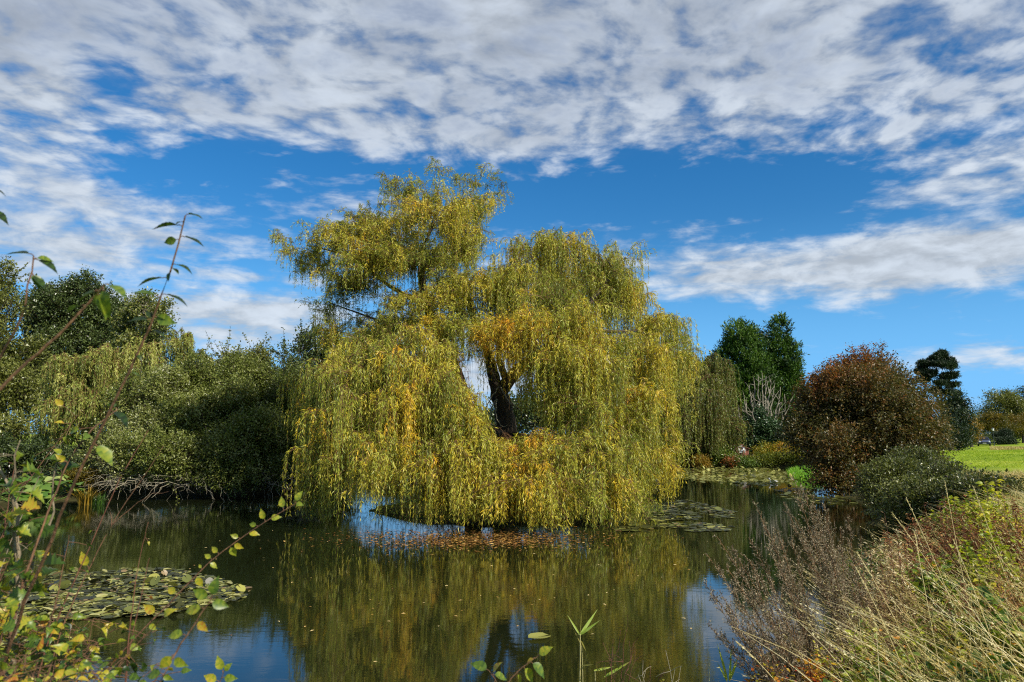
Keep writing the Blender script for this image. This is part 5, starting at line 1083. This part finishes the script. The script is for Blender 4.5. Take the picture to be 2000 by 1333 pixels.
    for i, (a, e, d) in enumerate(ST):
        rng = np.random.default_rng(600 + i); A = pix(*a, d); E = pix(*e, d - .2); E[2] = min(E[2], gz(E[0], E[1]) + .3); t_ = np.linspace(0, 1, 14)[:, None]; G = np.array([E[0] + .1, E[1], gz(E[0], E[1]) - .03])
        Mi = E * .6 + A * .4 + [0.02, 0, .06]; P = G * (1 - t_) ** 2 + 2 * Mi * t_ * (1 - t_) + A * t_ ** 2; b = MB(); b.tubes(P, np.linspace(.0028, .0014, 14), 5, .75)
        m = 60; u = rng.uniform(.85, 1.01, m); q = P[-3] + (P[-1] - P[-3]) * ((u - .85) / .16)[:, None]; b.leaves(q, nrm(P[-1] - P[-3]) + rng.normal(size=(m, 3)) * .35, rng.normal(size=(m, 3)), .014, .004, .85)
        o = b.build('grass_stalk', LM['straw'], None, G)
        tag(o, ['tall pale grass stalk rising straight over the dark bush', 'long arching grass stalk with a drooping pale tip over the dark water', 'pale stalk standing before the waterside bush', 'pale stalk crossing the rusty docks', 'bent stalk at the left front of the straw', 'lower bent stalk at the left front of the straw', 'bright stalk leaning left across the brambles', 'upright stalk left of the green bramble', 'bleached stalk lying out low towards the water under the mugworts'][i], 'grass stalk', 'single pale grass stalks on the right bank')
    # reed shoots at the bottom
    def reed(label, foot, top, leaves, d, seed, r=.005):
        rng = np.random.default_rng(seed); A = pix(*foot, d); A[2] = min(A[2], -.0); E = pix(*top, d); G = np.array([A[0], A[1], max(gz(A[0], A[1]), -.3)]); t_ = np.linspace(0, 1, 10)[:, None]; P = G * (1 - t_) + E * t_ + np.sin(t_ * 3.14) * [.015, 0, 0]
        root = empty('reed_shoot', G, label, 'reed'); b = MB(); b.tubes(P, np.linspace(r, r * .5, 10), 6); b.build('stem', REEDSTEM, root, G); l = MB()
        for (a, e, w, tn) in leaves:
            s = pix(*a, d); f = pix(*e, d + rng.normal() * .05); near_leaves(l, s[None], (f - s)[None], np.array([[.2, -1, .3]]), np.array([np.linalg.norm(f - s)]), np.array([w]), [.5, .85, 1, .95, .8, .55, .25, .02], np.array([tn]), .06, .3)
        l.build('blades', LM['reed'], root, G)
    reed('tall pale reed shoot with three blades opening against the reflection', (1118, 1420), (1133, 1238), [((1133, 1240), (1168, 1190), .018, .8), ((1133, 1240), (1172, 1212), .016, .75), ((1132, 1240), (1108, 1200), .012, .6), ((1133, 1238), (1137, 1196), .006, .2), ((1135, 1252), (1146, 1274), .008, .2)], 4.7, 701)
    reed('broken dry reed beside the tall pale shoot', (1130, 1400), (1136, 1262), [((1136, 1300), (1160, 1298), .008, .2), ((1136, 1262), (1120, 1228), .005, .1)], 4.75, 702, .003)
    reed('low green reed with a blade bent to the right near the red twigs', (1150, 1400), (1162, 1310), [((1160, 1310), (1200, 1302), .014, .5), ((1180, 1322), (1226, 1296), .016, .7), ((1208, 1305), (1232, 1292), .01, .6)], 4.6, 703, .003)
    reed('fresh green reed tuft left of the mugworts', (1422, 1400), (1420, 1330), [((1420, 1328), (1402, 1256), .016, .5), ((1424, 1328), (1430, 1262), .014, .7), ((1424, 1330), (1444, 1280), .018, .55), ((1420, 1332), (1400, 1290), .012, .6)], 4.5, 704, .004)
    reed('bleached straight stalk rising from the water at the bottom', (1368, 1400), (1385, 1292), [((1384, 1296), (1387, 1288), .004, .1)], 4.5, 705, .003)
REEDSTEM = plain_mat('pale_reed_stem', lin(176, 168, 112), .6)
LM['reed'] = leaf_mat('reed_blade', [lin(150, 132, 84), lin(150, 150, 60), lin(146, 168, 60), lin(176, 192, 110)], .45, .4, .3)
near_bank()
# ------------------------------------------------------------------ arching shoots in the near left and the sprig at the bottom
LM['near'] = leaf_mat('shrub_leaf', [lin(30, 48, 22), lin(58, 84, 30), lin(92, 116, 38), lin(138, 148, 44), lin(184, 166, 48), lin(170, 104, 44)], .38, .38, .4, spots=True)
SHOOT = bark_mat('shoot_bark', lin(74, 50, 34), lin(122, 88, 58), 60)
SHOOT_GREY = bark_mat('grey_shoot_bark', lin(92, 80, 62), lin(150, 136, 108), 60)
def near_shoot(label, pts, r0, leaves=(), scatter=0, sl=.05, st=.5, seed=0, bark=SHOOT, name='shrub_shoot', prof=OVATE, side=(), frac=(.2, 1.0), sw=.62, spread=1.0, dj=0, petiole=True):
    """pts (px,py,d) from root to tip; leaves: (along 0..1, dir px, dir py, length m, tint[, face up 0..1]); scatter: extra random leaves"""
    rng = np.random.default_rng(seed); C = np.array([pix(*p) for p in pts]); n = 26; u = np.linspace(0, 1, n)
    seg = np.concatenate([[0], np.cumsum(np.linalg.norm(np.diff(C, axis=0), axis=1))]); seg /= seg[-1]
    P = np.stack([np.interp(u, seg, C[:, i]) for i in range(3)], 1)
    for _ in range(3): P[1:-1] = (P[:-2] + P[2:] + 2 * P[1:-1]) / 4
    P[1:-1] += rng.normal(size=(n - 2, 3)) * r0 * .22
    root = empty(name, P[0], label, 'shrub shoot', 'arching leafy shoots in the near left' if name == 'shrub_shoot' else None); r0 = r0 * .85; b = MB(); b.tubes(P, np.linspace(r0, r0 * .3, n), 8)
    for (f, px, py, d) in side:
        a = P[int(f * (n - 1))]; e = pix(px, py, d); q, r = limb(a, e, r0 * .5, r0 * .18, rng, .06, 8); b.tubes(q, r, 6)
        if scatter:
            m = int(scatter * .5); ii = rng.integers(1, 8, m); P = np.concatenate([P, q[ii]])
    l = MB(); npet = []
    for lf in leaves:
        f, dx, dy, L, tn = lf[:5]; i = f * (n - 1); j = int(min(i, n - 2)); a = P[j] + (P[j + 1] - P[j]) * (i - j); d = a[1]
        D = nrm(np.array([dx, rng.normal() * 8, -dy], float)); s = a + D * L * .22 + [0, 0, .003]; npet.append((a, s))
        up = lf[5] if len(lf) > 5 else .2
        N = nrm(np.array([0, -1., 0]) * up + np.array([0, 0, 1.]) * (1 - up) + rng.normal(size=3) * .15)
        near_leaves(l, s[None], D[None], N[None], np.array([L]), np.array([L * sw]), prof, np.array([tn]), np.array([.12 + .2 * rng.random()]), .3)
    if scatter:
        nP = len(P); lo = int(frac[0] * (n - 1)); ii = rng.integers(lo, min(n, int(frac[1] * (n - 1)) + 1), scatter)
        if nP > n: ii = np.concatenate([ii, rng.integers(n, nP, scatter // 2)])
        m = len(ii); a = P[ii]; az = rng.uniform(0, 6.28, m); D = np.stack([np.cos(az), np.sin(az) * .8, rng.normal(size=m) * .45 - .05], 1) 
        s = a + nrm(D) * (sl * rng.uniform(.2, .9 * spread, m))[:, None]; L = sl * rng.uniform(.35, .85, m); tt = st - .06 + .2 * rng.normal(size=m)
        near_leaves(l, s, D, np.array([0, -.4, 1.]) + rng.normal(size=(m, 3)) * .7, L, L * sw, prof, tt, rng.uniform(-.1, .9, m), rng.uniform(.2, .8))
        for q in range(m): npet.append((a[q], s[q]))
    if npet: A = np.array([p[0] for p in npet]); E = np.array([p[1] for p in npet]); b.tubes(np.stack([A, (A + E) / 2 + [0, 0, .002], E], 1), .0009, 4)
    b.build('stem', bark, root, P[0])
    if l.n: l.build('leaves', LM['near'], root, P[0])
T = near_shoot
# the tall shoot against the sky, leaf by leaf; lowest tints paint in silhouette shade
T('tall bare shoot with curled leaves darkened to silhouettes at its tip against the sky', [(-60, 1480, 2.0), (60, 1150, 1.75), (150, 930, 1.65), (215, 800, 1.6), (262, 712, 1.58), (300, 625, 1.55), (330, 545, 1.53), (348, 480, 1.5), (362, 422, 1.5)], .0062,
  [(1.0, 40, 2, .035, .1), (.99, -8, 6, .018, .0), (.985, -45, 6, .050, .05), (.97, 46, 14, .048, .0), (.965, -34, 8, .030, .35, .8), (.93, 30, 8, .040, .05), (.92, -2, 12, .02, .1), (.925, 38, 26, .022, .3),
   (.91, -52, 8, .055, .05), (.885, 52, 14, .052, .02), (.88, -30, -6, .046, .3, .5), (.85, 34, 4, .030, .05), (.85, 40, 12, .042, .4, .85), (.845, -44, 0, .042, .05), (.83, 44, 12, .036, .08), (.845, -10, -14, .024, .0),
   (.79, 24, 20, .016, .1), (.76, 26, 4, .022, .2), (.70, 50, 28, .050, .0), (.645, 10, 10, .055, .5, .3)], seed=1)
T('shorter bare shoot with three leaves darkened to silhouettes near the upper left edge', [(-160, 1100, 1.7), (-60, 850, 1.6), (0, 700, 1.5), (50, 610, 1.45), (58, 560, 1.45), (66, 500, 1.45)], .0055, [(1.0, -46, -4, .045, .02), (.99, 34, -3, .030, .4, .5), (.99, 46, 18, .046, .05), (.95, 24, 22, .036, .1), (.955, 16, 26, .034, .3)], seed=2)  # low leaf tints imitate leaves seen against the bright sky
T('shoot tip with silhouette darkened leaves poking in at the left edge of the sky', [(-200, 900, 1.6), (-90, 620, 1.5), (-40, 440, 1.45), (-12, 372, 1.45)], .005, [(1.0, 20, 8, .022, .05), (.93, 36, 14, .045, .02), (.88, 30, 10, .03, .02), (.80, 24, 30, .02, .1), (.7, 40, 20, .04, .05)], seed=3)  # leaf colour darkened to look like a silhouette
T('blurred leaning shoot ending in a hanging green leaf cluster', [(-200, 1000, 1.1), (-60, 820, 1.1), (40, 720, 1.1), (130, 640, 1.1), (205, 556, 1.1)], .0045, [(1.0, 40, 22, .040, .35), (.99, 6, 34, .045, .45), (.99, -12, 20, .035, .3), (.97, -20, 10, .035, .2), (.96, 20, 40, .04, .5), (.9, -30, 4, .03, .2)], seed=4)
T('long low shoot with pairs of small pale leaves reaching over the water', [(60, 1620, 2.3), (140, 1400, 2.25), (240, 1270, 2.2), (330, 1180, 2.2), (420, 1085, 2.2), (500, 1030, 2.2), (576, 985, 2.2)], .0042,
  [(1.0, 10, -22, 0.034, .55, .7), (1.0, 30, 4, 0.024, .5, .6), (.97, -8, -26, 0.034, .6, .8), (.93, 30, -6, 0.031, .6, .7), (.92, -12, -26, 0.032, .65, .8), (.90, -30, -6, 0.025, .5, .7), (.87, 30, 2, 0.031, .7, .7), (.85, -26, -12, 0.024, .6, .7), (.83, 22, 12, 0.029, .75, .8), (.82, 10, 20, 0.034, .6, .8), (.79, -18, -14, 0.027, .65, .7),
   (.77, -26, -16, 0.024, .6, .7), (.76, 24, 16, 0.027, .6, .7), (.74, -10, -12, 0.014, .6, .7), (.72, 14, 24, 0.034, .7, .8), (.66, -36, -22, 0.034, .7, .7), (.6, -30, -20, 0.041, .8, .7), (.57, 30, 20, 0.027, .6, .7), (.5, 40, 6, 0.034, .5, .6), (.45, -30, 10, 0.041, .4, .6), (.4, 30, 16, 0.034, .55, .6)], seed=5)
T('reddish shoot with broad green leaves at the bottom left', [(200, 1560, 1.5), (300, 1360, 1.5), (345, 1270, 1.5), (390, 1205, 1.5), (412, 1172, 1.5)], .004, [(1.0, 10, -36, 0.037, .35, .7), (1.0, -30, -14, 0.034, .45, .7), (.98, 34, 10, 0.034, .4, .7), (.95, -40, 8, 0.037, .6, .7), (.88, 24, 20, 0.027, .85, .8), (.8, -36, 0, 0.034, .5, .6), (.7, -24, 24, 0.034, .65, .7), (.68, 30, 14, 0.031, .55, .7), (.6, -40, 6, 0.034, .35, .6), (.55, 20, 30, 0.034, .6, .7), (.5, -30, 24, 0.034, .4, .6)], seed=6)
T('tip of a shoot with bright leaves just inside the bottom edge', [(380, 1500, 1.8), (410, 1380, 1.8), (436, 1316, 1.8)], .003, [(1.0, -10, -24, 0.034, .6, .8), (1.0, 14, -16, 0.024, .5, .8), (.95, 34, 4, 0.031, .45, .7), (.9, -30, -12, 0.034, .7, .8), (.85, 30, 16, 0.034, .6, .7)], seed=7)
# thick grey stems and thinner bare ones
T('thick grey brown stem at the left edge with a leafy top', [(20, 1500, 2.1), (30, 1240, 2.1), (38, 1100, 2.1), (34, 1000, 2.1), (14, 940, 2.1), (-20, 880, 2.1)], .011, (), 16, .075, .5, 8, SHOOT_GREY, prof=LOBED, sw=.95, frac=(.5, .8), side=[(.55, 110, 905, 2.1), (.6, 40, 860, 2.0)])
T('dark stem crossing the thick grey one', [(-30, 1500, 2.0), (10, 1300, 2.0), (40, 1150, 2.05), (110, 960, 2.1), (150, 860, 2.1), (230, 800, 2.15)], .006, (), 10, .05, .6, 9, frac=(.5, 1.0))
T('thin red shoot rising through the near left leaves', [(30, 1500, 2.3), (90, 1260, 2.3), (170, 1080, 2.3), (236, 930, 2.3), (290, 840, 2.3)], .0036, (), 5, .03, .5, 10, TWIG_RED, frac=(.3, .7))
T('long thin bare shoot leaning right over the lily pads', [(40, 1500, 2.4), (130, 1200, 2.4), (225, 1010, 2.4), (300, 905, 2.4), (320, 870, 2.4)], .0034, [(.58, -14, -26, .05, .75, .9)], side=[(.72, 330, 960, 2.4), (.73, 214, 1000, 2.4)], seed=11)
T('slender bare twig standing over the lily pads', [(240, 1400, 2.2), (252, 1240, 2.2), (268, 1110, 2.2), (290, 1020, 2.2)], .0026, (), 3, .03, .7, 12, TWIG_RED)
T('second slender twig with small leaves over the lily pads', [(236, 1450, 2.0), (250, 1280, 2.0), (272, 1180, 2.0), (292, 1090, 2.0)], .0024, (), 4, .03, .9, 13, TWIG_RED)
T('straight pale twig slanting past the shaded left bank', [(-40, 1240, 2.8), (20, 1060, 2.8), (90, 900, 2.8), (158, 822, 2.8)], .0032, (), 0, seed=14, bark=SHOOT_GREY)
T('red brown shoot fan at the left edge beneath the stem', [(-40, 1400, 2.2), (-10, 1150, 2.2), (20, 960, 2.2), (36, 868, 2.2)], .0034, (), 6, .05, .55, 15, TWIG_RED, side=[(.4, 60, 1010, 2.2), (.5, -4, 900, 2.2)])
# leafy low shoots filling the lower left corner
fill = [('maple like green leaves bunched around the grey stem', (-40, 1420), (10, 1220), (60, 1110), 2.0, 34, .07, .45, LOBED, .95), ('bright lobed leaves at the left edge level with the pads', (-80, 1380), (-20, 1180), (20, 1090), 1.9, 26, .07, .55, LOBED, .95),
        ('yellow and green leaves spreading over the raft of pads', (40, 1480), (110, 1330), (190, 1255), 1.9, 34, .06, .6, OVATE, .62), ('broad leaves massed in the bottom left corner', (-60, 1480), (0, 1350), (50, 1280), 1.7, 46, .06, .5, OVATE, .62),
        ('large yellow green leaves at the bottom left edge', (30, 1480), (70, 1370), (100, 1300), 1.6, 40, .06, .68, OVATE, .62), ('leaves along the bottom edge right of the corner', (80, 1500), (150, 1380), (200, 1310), 1.7, 34, .055, .5, OVATE, .62),
        ('small shoot with drooping leaves over the dark reflection', (160, 1450), (230, 1300), (300, 1225), 1.9, 20, .055, .5, OVATE, .62), ('green leaves trailing toward the sky reflection', (220, 1480), (290, 1350), (330, 1285), 1.9, 18, .05, .45, OVATE, .62),
        ('sparse yellow leaves high at the left over the bank', (-60, 1200), (40, 960), (160, 800), 2.6, 14, .06, .62, OVATE, .62), ('green lobed leaves low at the left edge by the water', (-80, 1250), (-30, 1040), (10, 950), 2.0, 18, .075, .5, LOBED, .95),
        ('blurred low leaves at the very corner', (-80, 1500), (-60, 1380), (-30, 1300), 1.3, 24, .055, .45, OVATE, .62), ('leaf tuft above the pads beside the grey stem', (40, 1400), (110, 1180), (135, 1045), 2.2, 12, .045, .5, LOBED, .95)]
for i, (lab, a, m, e, d, n, sl, st, pf, sw) in enumerate(fill):
    T(lab, [(*a, d), (*m, d), (*e, d)], .0034, (), int(n * 1.5), sl * .82, st, 20 + i, prof=pf, sw=sw, frac=(.15, 1.0), spread=1.6)
rngf = np.random.default_rng(900)
for i in range(12):
    x = rngf.uniform(-60, 240); y = rngf.uniform(1180, 1330); d = rngf.uniform(1.9, 2.9)
    near = ['grey stem', 'raft of pads', 'bottom edge'][i % 3]
    T(f"{['slim', 'leaning', 'short', 'forked'][i % 4]} leafy shoot {['with yellow leaves', 'with green leaves', 'with mottled leaves'][i // 4]} near the {near} at lower left", [(x - 60, y + 260, d), (x - 20, y + 110, d), (x, y, d)], .003, (), 24, .042, [.75, .4, .6][i // 4], 40 + i, frac=(.25, 1), spread=1.6, side=[(.6, x + 50, y + 10, d)])
# sprig at the bottom centre
T('leaning sprig of pointed green leaves at the bottom centre', [(1000, 1420, 2.2), (985, 1340, 2.2), (1016, 1306, 2.2), (1048, 1284, 2.2)], .0036, [(1.0, 18, -12, .045, .6, .6), (.98, -14, 10, .03, .85, .5), (.9, 34, 28, .055, .35, .6), (.8, 16, 24, .05, .6, .5), (.7, 8, 30, .05, .6, .4)], seed=60, name='leafy_sprig', side=[(.3, 956, 1312, 2.2)])
T('second sprig of olive leaves left of the leaning one', [(990, 1420, 2.2), (978, 1345, 2.2), (958, 1314, 2.2)], .003, [(1.0, -34, -16, .055, .3, .5), (.95, 14, -22, .04, .8, .4), (.95, 26, 10, .045, .4, .4), (.85, -10, 34, .05, .45, .6)], seed=61, name='leafy_sprig')
def red_twigs():
    rng = np.random.default_rng(62); G = pix(1215, 1400, 4.6); G[2] = gz(G[0], G[1]); r = empty('red_twig_plant', G, 'bare dark red branching twigs over the reflection at the bottom', 'plant'); b = MB(); b2 = MB()
    for e in [(1212, 1230), (1240, 1262), (1190, 1262), (1252, 1238), (1270, 1300), (1300, 1312), (1180, 1300), (1226, 1200)]:
        E = pix(*e, 4.6 + rng.normal() * .1); P, R = limb(G, E, .0035, .0012, rng, .05, 9); b.tubes(P, R, 5)
        for q in range(5):
            j = rng.integers(3, 8); P2, R2 = limb(P[j], P[j] + nrm(rng.normal(size=3) + [0, 0, .5]) * rng.uniform(.04, .14), .0018, .0007, rng, .05, 5); b.tubes(P2, R2, 4)
    b.build('twigs', TWIG_RED, r, G)
    G2 = pix(1290, 1390, 4.5); G2[2] = gz(G2[0], G2[1]); r2 = empty('dry_twig_plant', G2, 'pale dry branching stalk right of the red twigs', 'plant')
    for e in [(1300, 1270), (1318, 1308), (1256, 1290), (1246, 1318), (1330, 1300)]:
        P, R = limb(G2, pix(*e, 4.5), .003, .001, rng, .05, 8); b2.tubes(P, R, 5)
        for q in range(6):
            j = rng.integers(3, 7); P2, R2 = limb(P[j], P[j] + nrm(rng.normal(size=3) + [0, 0, .5]) * rng.uniform(.03, .1), .0015, .0007, rng, .05, 5); b2.tubes(P2, R2, 4)
    b2.build('stalks', BARK_PALE, r2, G2)
red_twigs()
